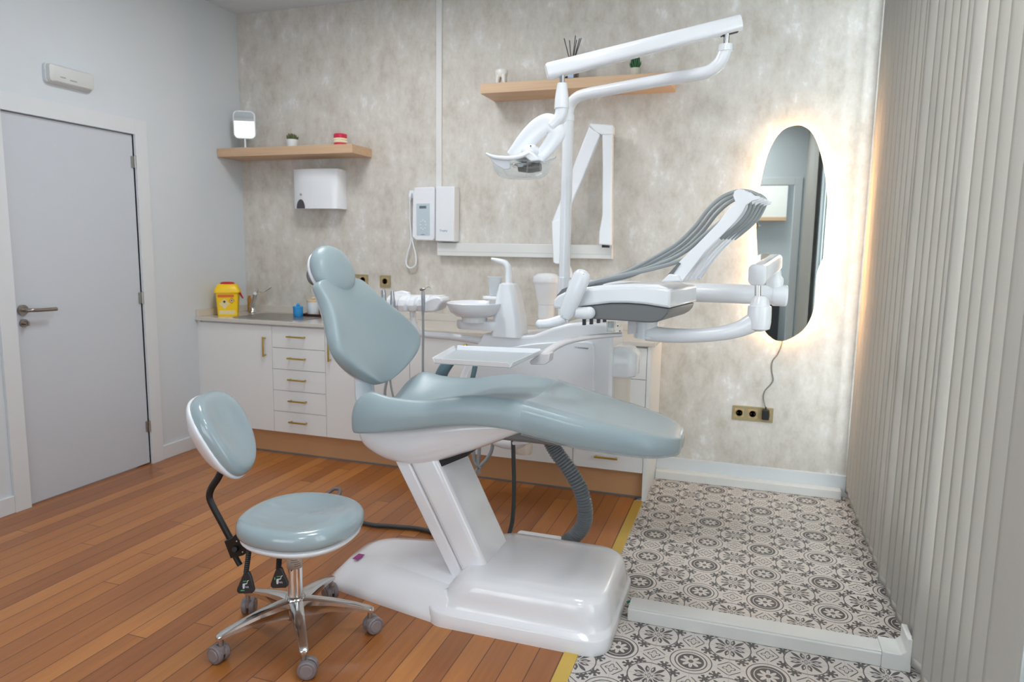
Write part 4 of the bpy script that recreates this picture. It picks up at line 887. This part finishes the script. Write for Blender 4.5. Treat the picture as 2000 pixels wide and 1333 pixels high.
obj('spring_arm_slot', loft(nb(), [sec(s1+ax_*.02-uu*.024, .012, .010, .008), sec(s1+ax_*.085-uu*.024, .012, .010, .008)]), BLACKG, t)
obj('lamp_pin', cyl(nb(), A(1098, 164, LY), A(1098, 140, LY), .0105), CHROME, t)
nk = lambda x, y: A(x, y, LY)
bm = lathe(nb(), [(.019, 0), (.021, -.012), (.027, -.055), (.0285, -.085), (.0285, -.094)], nk(1098, 163), 24); obj('lamp_neck', bm, WHITE, t)
bm = nb(); tube(bm, [nk(1097.5, 205), nk(1097, 218), nk(1094, 229), nk(1085, 240), nk(1078, 247)], [.0255, .0255, .0225], n=18); obj('lamp_elbow', bm, WHITE, t)
bm = nb(); tube(bm, [nk(1001, 307), nk(1018, 287), nk(1036, 266), nk(1055, 248.5), nk(1070, 242), nk(1083, 249), nk(1087, 262), nk(1079, 277), nk(1066, 294), nk(1052, 309)], [.021, .027, .029, .028, .025, .024, .021, .017], n=16, flat=(1.45, .60, (0, -1, 0))); obj('lamp_yoke', bm, WHITE, t)
obj('lamp_motor', ball(nb(), nk(1037, 297), .037, .05, .030), WHITE, t)
obj('motor_screw', ball(nb(), nk(1043.5, 288.5)+Vector((0, -.048, 0)), .003), INK, t)
def wing(pts, r, fl, dy=0): bm = nb(); tube(bm, [A(x, y, LY+d) for x, y, d in pts], r, n=12, flat=fl); return bm
obj('lamp_handle', wing([(950, 300.5, -.11), (962, 306, -.115), (980, 309, -.12), (1000, 309, -.12), (1018, 305, -.115), (1033, 299, -.10)], [.006, .0095, .012, .012, .010, .006], (1, .8, (0, 0, 1))), WHITE, t)
obj('lamp_handle', wing([(1060, 318, .06), (1070, 315, .08), (1079, 311, .09), (1085.5, 306, .09)], [.006, .009, .008, .005], (1, .75, (0, 0, 1))), WHITE, t)
bm = nb(); prism(bm, [nk(x, y)+Vector((0, -.105, 0)) for x, y in ((972, 310), (1008, 311), (1012, 322), (1012, 335), (1002, 337), (988, 330), (978, 322))], (0, .012, 0)); obj('handle_stem', bm, WHITE, t, bevel=.003)
bm = nb(); prism(bm, [nk(x, y)+Vector((0, -.08, 0)) for x, y in ((1017, 318), (1027, 305), (1042, 299), (1052, 304), (1066, 318), (1048, 320), (1036, 311))], (0, .12, 0)); obj('lamp_bracket', bm, WHITE, t, bevel=.004)
gc = nk(1020, 318); sx = .116; gb = gc.z-nk(1020, 349).z
bm = lathe(nb(), [(.120, 0), (.1195, -.25*gb), (.113, -.55*gb), (.098, -.82*gb), (.080, -.97*gb), (.070, -1.0*gb), (.001, -1.0*gb), (.001, -.95*gb), (.068, -.95*gb), (.077, -.92*gb), (.095, -.79*gb), (.109, -.53*gb), (.1155, -.24*gb), (.116, 0)], gc, 40, (0, 0, 1), 1.0, .74); obj('lamp_shield', bm, CLEAR, t)
bm = nb(); tube(bm, [nk(1014, 327)+Vector((0, .0, 0)), nk(1035, 328), nk(1056, 326)], [.018, .021, .018], n=14, flat=(1, 1.0, (0, 0, 1))); obj('bulb_holder', bm, M('bulb_holder_metal', (96, 88, 84), .3, metal=.7), t)
obj('reflector', lathe(nb(), [(.050, -.006), (.045, -.012), (.03, -.016), (.001, -.018), (.001, -.020), (.035, -.019), (.050, -.009)], gc, 32, (0, 0, 1), 1, .7), CHROME, t)
for sgn in (-1, 1): obj('shield_rib', tube(nb(), [gc+Vector((.052*sgn-.005, -.075, -.005)), gc+Vector((.047*sgn-.005, -.068, -.04)), gc+Vector((.035*sgn-.005, -.045, -.062))], .0022, n=6), CLEAR, t)

# ------------------------------------------------------------------ dentist's instrument table
t = thing('instrument_table', 'white instrument table with five hose arms, held over the chair by jointed arms', 'instrument table', (3.03, -1.40, 1.12))
HU = Vector((math.cos(R(10)), -math.sin(R(10)), 0)); HV = Vector((math.sin(R(10)), math.cos(R(10)), 0)); HP = Vector((3.253, -1.63, 0))
def AH(px, py, v=0.0):                          # point of the photograph on the table's long plane, v metres behind its near side
    d = ray(px, py); k = ((HP+HV*v-CAM).dot(HV))/d.dot(HV); return CAM+d*k
def hpz(pts, v0, dv): bm = nb(); prism(bm, [AH(x, y, 0)+HV*v0 for x, y in pts], HV*dv); return bm
WD = .40
obj('head', hpz([(1080, 603), (1080, 588), (1088, 578), (1102, 571), (1130, 566.5), (1170, 563), (1229, 561.5), (1280, 563), (1309, 566), (1309, 603), (1283, 599), (1257, 595), (1225, 592.5), (1191, 592.5), (1134, 599), (1110, 605)], 0, WD), WHITE, t, bevel=.010, seg=3)
obj('head_tray', hpz([(1112, 605), (1134, 599.5), (1191, 593.5), (1225, 593.5), (1257, 596), (1283, 600), (1305, 604), (1302, 614), (1294, 623), (1283, 629), (1270, 631), (1134, 622.5), (1118, 616)], .008, WD-.016), GREY, t, bevel=.005, seg=3)
obj('head_crown', hpz([(1102, 574), (1132, 562.5), (1172, 557.5), (1229, 555.5), (1278, 557), (1302, 566)], .045, WD-.09), WHITE, t, bevel=.010, seg=3)
obj('hose_panel', hpz([(1079, 603), (1077, 592), (1080, 578), (1090, 566), (1104, 560), (1114, 559), (1114, 570), (1100, 575), (1090, 582)], .035, WD-.07), GREY, t, bevel=.004)
for i, (x, y) in enumerate(((1137, 636.5), (1151, 635), (1165, 632.5), (1177, 630.5))):
    obj('holder_peg', hpz([(x-3, 618), (x+3, 618), (x+3, y), (x-3, y)], .016, .012), BLACKG, t, smooth=0, bevel=.0015)
arm2 = [(1288, 552), (1310, 520), (1334, 497), (1365, 466), (1396, 434), (1420, 402), (1430, 393), (1425, 380), (1428, 371), (1436, 366.5), (1447, 368), (1456, 375), (1466, 380), (1479, 381.5), (1476.5, 388), (1464, 391), (1452, 399), (1445, 413), (1430, 433), (1404, 459), (1372, 490), (1350, 518), (1325, 552)]
VS = [.055+.068*i for i in range(5)]
for v in VS: obj('hose_arm', hpz(arm2, v, .010), WHITE, t, smooth=30, bevel=.0025)
obj('arm_hinge', hpz([(1283, 552), (1300, 536), (1318, 537), (1326, 552)], .04, WD-.08), WHITE, t, bevel=.006)
bm = hpz([(1294, 541), (1318, 513), (1322, 515), (1300, 546)], .049, .004); obj('hinge_plate', bm, GREY, t, smooth=0)
hiA = [(1098, 566), (1135, 553), (1180, 541), (1232, 516), (1290, 482), (1328, 446), (1358, 406), (1385, 381), (1415, 367), (1440, 365), (1456, 371), (1464, 382), (1457, 402), (1443, 424), (1420, 445), (1396, 464)]
hiB = [(1098, 566), (1140, 552), (1190, 540), (1250, 522), (1310, 496), (1360, 455), (1398, 424), (1426, 401), (1440, 394), (1455, 391), (1455, 405), (1443, 425), (1421, 446), (1397, 465)]
hiC = [(1098, 566), (1140, 553), (1195, 540), (1260, 526), (1330, 505), (1372, 478), (1410, 445), (1436, 412), (1446, 396), (1456, 391), (1456, 406), (1444, 426), (1422, 447), (1398, 466)]
for i, (v, hp_) in enumerate(zip(VS, (hiC, hiB, hiA, hiA, hiA))):
    L_ = len(hp_); pts = []
    for k, (x, y) in enumerate(hp_):
        w = min(1, k/7); yy = y+(5*(i-3)*math.sin(min(k, 9)/9*math.pi) if i > 1 else 0)
        pts.append(AH(x, yy, 0)+HV*((.13+.035*i)*(1-w)+(v+.021)*w))
    obj('instrument_hose', tube(nb(), pts, [.0085, .0085, .0072, .0066], n=10), HOSE, t)
# handle
g1, g2 = AH(1139, 534, -.050), AH(1103, 620, -.050); ga = (g2-g1).normalized()
def gsec(p, w, d): 
    s_ = ga.cross(HV).normalized(); return [p+s_*(w*math.cos(2*math.pi*k/20))+HV*(d*math.sin(2*math.pi*k/20)) for k in range(20)]
obj('handle', loft(nb(), [gsec(g1-ga*.013, .010, .008), gsec(g1-ga*.006, .026, .019), gsec(g1+ga*.012, .0365, .025), gsec(g1.lerp(g2, .5), .036, .025), gsec(g2-ga*.02, .031, .023), gsec(g2, .023, .018), gsec(g2+ga*.008, .008, .006)]), WHITE, t)
obj('handle_joint', tube(nb(), [AH(1153, 611, -.005), AH(1140, 612, -.02), AH(1122, 610, -.04)], [.024, .0245, .021], n=16), WHITE, t)
obj('handle_joint_cap', ball(nb(), AH(1151, 611.5, -.010), .0245, .0245, .0245), WHITE, t)
obj('lower_grip', tube(nb(), [AH(1103, 622, -.04), AH(1086, 628, -.05), AH(1070, 632, -.06), AH(1057, 633, -.065)], [.020, .020, .019, .0175], n=16), WHITE, t)
obj('grip_tip', ball(nb(), AH(1055, 633, -.065), .0185), WHITE, t)
for x, y in ((1139.5, 536), (1098.5, 617.5)): obj('screw', ball(nb(), AH(x, y, -.068), .0025), STEEL, t)
# water gauge, tray arm and tray
obj('gauge', cyl(nb(), AH(1193, 628, .16), AH(1193, 648.5, .16), .020, .017, 20), CLEAR, t)
obj('gauge_core', cyl(nb(), AH(1193, 629, .16), AH(1193, 640, .16), .013, .013, 12), MARB, t)
obj('pivot_block', hpz([(1203, 628), (1220, 629), (1219, 659), (1202, 660)], .14, .05), TARM, t, bevel=.002)
for x, y in ((1206.5, 637), (1210.5, 647)): obj('block_screw', cyl(nb(), AH(x, y, .139), AH(x, y, .143), .0028, n=10), INK, t)
tz = 1.0
ta = [(1214, 654, -1.485), (1185, 656, -1.51), (1150, 659.5, -1.56), (1115, 666, -1.62), (1090, 675, -1.68), (1072, 686, -1.73), (1063, 697, -1.76)]
obj('tray_arm', tube(nb(), [A(*p) for p in ta], [.011, .012, .014, .016, .017], n=14, flat=(1.25, .8, (0, 0, 1))), TARM, t)
fl_, fr_, bl_, br_ = AZ(849, 709, tz), AZ(995, 718, tz), AZ(891, 684, tz), AZ(1055, 691, tz)
bm = nb(); prism(bm, [fl_, fr_, br_, bl_], (0, 0, -.003)); tr = obj('instrument_tray', bm, TRAYG, t, smooth=0)
cen = (fl_+fr_+bl_+br_)/4
for p, q in ((fl_, fr_), (fr_, br_), (br_, bl_), (bl_, fl_)):
    o_ = (((p+q)/2)-cen).normalized(); dd = (q-p).normalized()*.0015; p_, q_ = p+dd, q-dd; h_ = Vector((0, 0, .017))+o_*.008; th = o_*.003
    bm = nb(); v_ = [p_, q_, q_+h_, p_+h_]; prism(bm, v_, th); obj('tray_rim', bm, WHITE, tr, smooth=0, bevel=.001)
bm = nb(); prism(bm, [A(x, y, -1.80) for x, y in ((1034, 707), (1046, 697), (1060, 692), (1074, 691), (1072, 707), (1064, 713), (1036, 713))], (0, .06, 0)); obj('tray_bracket', bm, TARM, t, bevel=.003)
# the arms that carry the table
AY = -1.42
obj('table_pivot', cyl(nb(), AH(1262, 628, .2), AH(1262, 660, .2), .050, .050, 28), WHITE, t)
bm = nb(); tube(bm, [A(1262, 650, -1.43), A(1300, 655, AY), A(1350, 656, AY), A(1405, 652, AY), A(1447, 642, AY), A(1485, 622, AY)], [.031, .029, .027, .027, .031, .040], n=18, flat=(1, 1.05, (0, 0, 1))); obj('lower_arm', bm, WHITE, t)
cu = A(1481, 645, AY); ct = A(1480, 578, AY); hh = ct.z-cu.z
obj('arm_post', lathe(nb(), [(.020, -.004), (.042, .006), (.0455, .03), (.044, .66*hh), (.043, .70*hh), (.038, .72*hh), (.027, .95*hh), (.020, hh)], cu, 28), WHITE, t)
obj('arm_post_pin', cyl(nb(), A(1480, 582, AY), A(1480, 550, AY), .0125), CHROME, t)
r1, r2 = A(1481, 536, AY), A(1512, 514, -1.02)
ax_ = (r1-r2).normalized(); sd = ax_.cross(Vector((0, 0, 1))).normalized(); uu = sd.cross(ax_).normalized()
bm = loft(nb(), [sec(r2-ax_*.03, .022, .028), sec(r2-ax_*.02, .031, .036), sec(r1+ax_*.012, .031, .038), sec(r1+ax_*.022, .024, .030)]); obj('balance_arm', bm, WHITE, t)
obj('balance_arm_end', loft(nb(), [sec(r1+ax_*.004, .0335, .0405), sec(r1+ax_*.022, .0335, .0405), sec(r1+ax_*.028, .028, .035)]), WHITE, t, smooth=50)
tj = A(1512, 565, -1.0)
obj('arm_knuckle', lathe(nb(), [(.030, 0), (.036, .02), (.036, .045), (.026, .060), (.022, .085)], tj, 24), WHITE, t)
tb0, tb1 = A(1125, 566, -.985), A(1520, 577, -1.0)
bm = nb(); cyl(bm, (pb_.x+.03, -1.0, tb1.z), tb1, .0435, n=28); obj('swing_tube', bm, WHITE, t)
obj('tube_cap', lathe(nb(), [(.046, 0), (.047, .01), (.047, .055), (.040, .062)], A(1509, 577, -1.0), 28, (1, 0, 0)), WHITE, t)
obj('tube_joint', cyl(nb(), (pb_.x, -1.0, tb1.z-.05), (pb_.x, -1.0, tb1.z+.05), .033, n=28), WHITE, t)

# ------------------------------------------------------------------ stool
HX, HY_ = 2.056, -2.306
t = thing('dental_stool', 'wheeled stool with glossy grey seat, low backrest and chrome star base', 'stool', (HX, HY_, 0))
def seat_ring(k, z, dish=0.0):
    out = []
    for i in range(36):
        a = 2*math.pi*i/36; ca, sa = math.cos(a), math.sin(a)
        r = .209/((abs(ca)**2.35+abs(sa)**2.35)**(1/2.35))*(1+.02*ca)*k
        zz = z+dish*(.016*max(0, ca)**3-.014*abs(sa)+.006)
        out.append((HX+.028+r*ca, HY_+.005+r*sa, zz))
    return out
SZ = .405
obj('seat', loft(nb(), [seat_ring(.80, SZ), seat_ring(.955, SZ+.002), seat_ring(.99, SZ+.012), seat_ring(1.0, SZ+.030), seat_ring(.985, SZ+.048), seat_ring(.93, SZ+.063), seat_ring(.84, SZ+.069), seat_ring(.72, SZ+.066, .4), seat_ring(.55, SZ+.057, .7), seat_ring(.35, SZ+.052, .6), seat_ring(.12, SZ+.052, .2)]), UPHS, t, sub=1)
obj('seat_shell', loft(nb(), [seat_ring(.35, SZ-.052), seat_ring(.62, SZ-.048), seat_ring(.85, SZ-.032), seat_ring(.955, SZ-.010), seat_ring(.965, SZ+.004)]), WHITE, t, sub=1)
bc_ = A(434, 849, -2.29); th_, tb_ = A(379, 766, -2.29), A(478, 935, -2.29); hv = (tb_-th_).normalized(); wv = Vector((-.30, .954, 0)); nv = hv.cross(wv).normalized()
if nv.x < 0: nv = -nv
def pad(k, dz, kh=None):
    out = []
    for i in range(32):
        a = 2*math.pi*i/32; ca, sa = math.cos(a), math.sin(a); n_ = 2.4
        q = 1/((abs(ca)**n_+abs(sa)**n_)**(1/n_)); w_ = .150*q*ca*k*(1-.16*(q*sa)); h_ = .168*q*sa*k
        out.append(bc_+wv*w_+hv*h_+nv*(dz+.9*w_*w_))
    return out
obj('backrest', loft(nb(), [pad(.82, -.020), pad(.955, -.018), pad(.99, -.008), pad(1.0, .008), pad(.975, .024), pad(.90, .035), pad(.74, .038), pad(.5, .034), pad(.2, .031)]), UPHS, t, sub=1)
obj('backrest_shell', loft(nb(), [pad(.25, -.080), pad(.50, -.076), pad(.72, -.058), pad(.93, -.034), pad(1.015, -.022), pad(1.02, -.010), pad(.99, -.006)]), WHITE, t, sub=1)
SY = -2.315
bm = nb(); tube(bm, [A(438, 905, SY), A(427, 932, SY), A(414, 952, SY), A(409, 968, SY), A(413, 984, SY), A(432, 1020, SY), A(447, 1048, SY), A(456, 1064, SY)], [.0105, .0105], n=12, flat=(1.3, .9, (0, 1, 0))); obj('backrest_bar', bm, BLACK, t)
bm = nb(); prism(bm, [A(x, y, SY-.03) for x, y in ((437, 1058), (452, 1052), (463, 1040), (474, 1037), (490, 1052), (497, 1070), (484, 1078), (474, 1086), (450, 1092))], (0, .055, 0)); br2 = obj('bracket', bm, BLACK, t, bevel=.003)
obj('bar_end', tube(nb(), [A(458, 1085, SY), A(464, 1096, SY), A(469, 1105, SY)], [.010, .010], n=10, k=0), BLACK, t)
obj('adjuster_knob', cyl(nb(), A(459, 1073, SY-.03), A(458, 1074, SY-.045), .011, .009), BLACK, br2)
for x, y in ((462.5, 1058), (474, 1079)): obj('bracket_screw', ball(nb(), A(x, y, SY-.031), .0035), STEEL, br2)
def lever(top, neck, bot, y, w0, w1, first):
    g = obj('lever_neck', tube(nb(), [A(*top, y), A((top[0]+neck[0])/2, (top[1]+neck[1])/2, y), A(*neck, y)], [.0098 if i % 2 else .0078 for i in range(25)], n=10, k=12), BLACK, t)
    x0, y0 = neck; x1, y1 = bot; pts = [(x0-4.5, y0-2), (x0+4.5, y0-2), (x0+9, y0+9), (x1+w1, y1-10), (x1+w1, y1-4), (x1+w1-4, y1), (x1-w1+4, y1+1), (x1-w1, y1-3), (x1-w1, y1-9), (x0-9, y0+9)]
    bm = nb(); prism(bm, [A(px, py, y-.006) for px, py in pts], (0, .011, 0)); pd = obj('lever_paddle', bm, BLACKG, t, bevel=.003)
    yy = y-.0065
    def mark(n, P, m): bm = nb(); prism(bm, [A(px, py, yy) for px, py in P], (0, .001, 0)); return obj(n, bm, m, pd, smooth=0)
    cx, cy = x1-1.5, (y0+y1)/2+2
    mark('stool_symbol', [(cx-3, cy-1), (cx+4.6, cy-2), (cx+5.6, cy-7), (cx+9, cy-8), (cx+9, cy-7), (cx+6.6, cy-6), (cx+5.4, cy-.4), (cx+1.2, cy+.6), (cx+.4, cy+8.5), (cx-2.6, cy+9), (cx-3.4, cy+4)], WPRINT)
    mark('seat_symbol', [(cx-2.6, cy-6), (cx+4, cy-6.8), (cx+4, cy-5.6), (cx-2.6, cy-4.8)], GPRINT)
    mark('back_symbol', [(cx-7, cy-4), (cx-5.6, cy-4.2), (cx-5.6, cy+.4), (cx-7, cy+.8)] if not first else [(cx-7, cy+11.5), (cx+.2, cy+11.3), (cx+.2, cy+13), (cx-7, cy+13.4)], GPRINT)
    text('lettering', 'LIFT' if not first else 'LIFT', .0085, WPRINT, pd, A(cx+8.8, cy+4.6, yy), FACE_Y @ Matrix.Rotation(R(180), 4, 'Z'))
    return pd
lever((487, 1072), (480.5, 1120), (478.5, 1160), -2.40, 15, 16.5, True)
lever((546, 1082), (544, 1112), (544.5, 1149.5), -2.40, 15, 16.5, False)
obj('column', lathe(nb(), [(.028, .10), (.0265, .14), (.0265, SZ-.062)], (HX, HY_, 0), 28), CHROME, t)
obj('column_seal', lathe(nb(), [(.0275, SZ-.062), (.0275, SZ-.052), (.022, SZ-.040)], (HX, HY_, 0), 24), BLACK, t)
bm = nb(); rows = []
for k in range(13):
    a = R(-118+12.5*k); rows.append((HX+.0268*math.cos(a), HY_+.0268*math.sin(a)))
for i in range(12):
    vs = [bm.verts.new((rows[i][0], rows[i][1], .262)), bm.verts.new((rows[i+1][0], rows[i+1][1], .262)), bm.verts.new((rows[i+1][0], rows[i+1][1], .334)), bm.verts.new((rows[i][0], rows[i][1], .334))]; bm.faces.new(vs)
bmesh.ops.remove_doubles(bm, verts=bm.verts, dist=1e-5); cl = obj('column_label', bm, PAPER, t, solid=.0006)
for r_, (k0, k1) in enumerate(((4, 8), (3, 6), (3, 8), (3, 7), (3, 8), (5, 9), (5, 9))):
    bm = nb(); z_ = .318-.0075*r_
    for i in range(k0, k1):
        a, b = rows[i], rows[i+1]; f = lambda p: (HX+(p[0]-HX)*1.018, HY_+(p[1]-HY_)*1.018)
        a, b = f(a), f(b); vs = [bm.verts.new((a[0], a[1], z_)), bm.verts.new((b[0], b[1], z_)), bm.verts.new((b[0], b[1], z_+.0018)), bm.verts.new((a[0], a[1], z_+.0018))]; bm.faces.new(vs)
    bmesh.ops.remove_doubles(bm, verts=bm.verts, dist=1e-5); obj('label_line', bm, INK, cl, smooth=0)
obj('hub', lathe(nb(), [(.030, .070), (.036, .074), (.040, .10), (.039, .135), (.034, .152), (.028, .156)], (HX, HY_, 0), 28), ALU, t)
def lsec(d, nrm, r_, w, z0, z1):
    c = Vector((HX, HY_, 0))+d*r_; h = z1-z0
    return [c+nrm*(w*a)+Vector((0, 0, z0+h*b)) for a, b in ((.75, 0), (.8, .55), (1, .62), (.92, .92), (.55, 1), (-.55, 1), (-.92, .92), (-1, .62), (-.8, .55), (-.75, 0))]
CA = [(23, 150), (95, 60), (167, 205), (239, 262), (311, 292)]
for ang, fac in CA:
    d = Vector((math.cos(R(ang)), math.sin(R(ang)), 0)); nrm = Vector((-d.y, d.x, 0))
    obj('leg', loft(nb(), [lsec(d, nrm, .020, .027, .080, .148), lsec(d, nrm, .06, .024, .088, .146), lsec(d, nrm, .13, .0205, .094, .136), lsec(d, nrm, .21, .017, .092, .118), lsec(d, nrm, .258, .0155, .086, .104), lsec(d, nrm, .272, .013, .083, .098), lsec(d, nrm, .276, .008, .084, .094)]), ALU, t, smooth=50)
    cpos = Vector((HX, HY_, 0))+d*.262
    wd = Vector((math.cos(R(fac)), math.sin(R(fac)), 0))          # wheel axle
    sd_ = Vector((-wd.y, wd.x, 0)); ctr = cpos+sd_*.012*(1 if sd_.dot(d) > 0 else -1); ctr.z = .0315
    obj('caster_stem', cyl(nb(), (cpos.x, cpos.y, .050), (cpos.x, cpos.y, .090), .0085), STEEL, t)
    bm = nb(); cyl(bm, ctr-wd*.024, ctr-wd*.004, .0312, n=28); cw = obj('caster', bm, CAST, t, bevel=.004)
    bm = nb(); cyl(bm, ctr+wd*.004, ctr+wd*.024, .0312, n=28); cw2 = obj('caster_wheel', bm, CAST, cw, bevel=.004)
    obj('caster_hood', cyl(nb(), (cpos.x, cpos.y, .034), (cpos.x, cpos.y, .060), .017, .013), CAST, cw)
    obj('hub_cap', cyl(nb(), ctr+wd*.0235, ctr+wd*.0265, .0215, .020, n=24), M('caster_cap', (140, 130, 130), .4) if 'caster_cap' not in bpy.data.materials else bpy.data.materials['caster_cap'], cw)
    obj('hub_cap', cyl(nb(), ctr-wd*.0235, ctr-wd*.0265, .0215, .020, n=24), bpy.data.materials['caster_cap'], cw)
# foot control behind the stool, with its cable
fc = Vector((1.395, -1.235, 0)); t = thing('foot_control', 'grey foot control on the wood floor, hidden behind the stool seat', 'foot control', fc)
obj('pedal_base', lathe(nb(), [(.085, 0), (.09, .006), (.085, .02), (.06, .034), (.01, .04)], fc, 32), CAST, t)
g0 = A(655, 972, -1.08); g0.z = .03
bm = nb(); tube(bm, [fc+Vector((.0, .07, .02)), fc+Vector((.005, .13, .035)), (1.425, -1.085, .060), (1.455, -1.075, .060), (1.475, -1.10, .05), (1.48, -1.15, .03), fc+Vector((.07, .03, .02))], [.010, .010], n=10); obj('foot_loop', bm, CAST, t)
bm = nb(); tube(bm, [fc+Vector((.08, -.02, .012)), AZ(713, 1023, .012), AZ(770, 1029, .012), AZ(830, 1036, .012), (2.35, -1.40, .012), (2.45, -1.485, .012)], [.0105, .0105], n=10)
tag(obj('foot_control_cable', bm, HOSED, org=(1.9, -1.35, 0)), 'dark cable lying on the wood floor between the stool seat and chair column', 'cable')

# ------------------------------------------------------------------ vertical blinds along the windows
def blind(y0, n, label, tilt):
    t = thing('vertical_blind', label, 'blind', (4.14, y0, 2.9))
    obj('headrail', B(4.115, 4.165, y0-n*.1045, y0+.06, 2.925, 2.965), WTRIM, t, smooth=0, bevel=.002)
    for k in range(n):
        y = y0-k*.1045; a = R(tilt+random.uniform(-.8, .8)+(11 if k in (11, 17) else 0)); h = .0635
        dx, dy = math.sin(a)*h, math.cos(a)*h; rings = []
        P = []
        for j in range(9):
            f = -1+j/4; c = .003*(1-f*f); P.append((4.142-dx*f-c, y+dy*f))
        bm = nb(); ta_, tb2 = [], []
        zb = .030
        rows_ = [[bm.verts.new((px, py, z)) for px, py in P] for z in (zb, zb+.035, 1.0, 2.0, 2.925)]
        for r0_, r1_ in zip(rows_, rows_[1:]):
            for j in range(8): bm.faces.new((r0_[j], r0_[j+1], r1_[j+1], r1_[j]))
        sl = obj('slat', bm, BLINDM, t, smooth=180, solid=.0007)
        bm = nb(); P2 = P[1:-1]; r2_ = [[bm.verts.new((px-.0012, py, z)) for px, py in P2] for z in (zb+.002, zb+.034)]
        for j in range(len(P2)-1): bm.faces.new((r2_[0][j], r2_[0][j+1], r2_[1][j+1], r2_[1][j]))
        obj('weight', bm, BLINDM, sl, smooth=180, solid=.0008)
blind(-.075, 24, 'long off white vertical fabric blind hanging along the windows beside the tiles', 15)
blind(-3.86, 13, 'off white vertical blind behind the camera, next to the doorway wall', -10)
# what the oval mirror shows through the doorway
bm = nb()
t = thing('hall_wall_cupboard', 'white wall cupboard with wooden base, seen only in the oval mirror', 'cupboard', (3.4, -7.2, 1.9))
obj('cupboard_body', B(2.6, 4.02, -7.38, -7.05, 1.90, 2.60), CAB, t, smooth=0); obj('cupboard_base', B(2.6, 4.02, -7.40, -7.03, 1.85, 1.90), OAK, t, smooth=0)
t = thing('hall_counter', 'dark low counter, seen only through the doorway in the oval mirror', 'counter', (3.4, -7.2, 0))
obj('counter_body', B(2.6, 4.0, -7.39, -6.8, 0.0, .84), BLACKG, t, smooth=0); obj('counter_top', B(2.58, 4.02, -7.39, -6.78, .84, .88), GREY, t, smooth=0)

# things of one kind share a group
GROUPS = {'base_cabinet': 'base cabinets under the worktop', 'wall_shelf': 'light oak floating shelves', 'wall_socket': 'gold wall sockets', 'ceiling_fill_panel': 'added ceiling fill panels',
          'suction_handpiece': 'handpieces in the white holder', 'holder_hose': 'pale hoses behind the backrest gap', 'cotton_jar': 'jars on the brown tray', 'floor_trunking': 'white floor trunking', 'vertical_blind': 'vertical fabric blinds'}
for o in bpy.data.objects:
    k = o.name.split('.')[0]
    if o.parent is None and k in GROUPS: o['group'] = GROUPS[k]
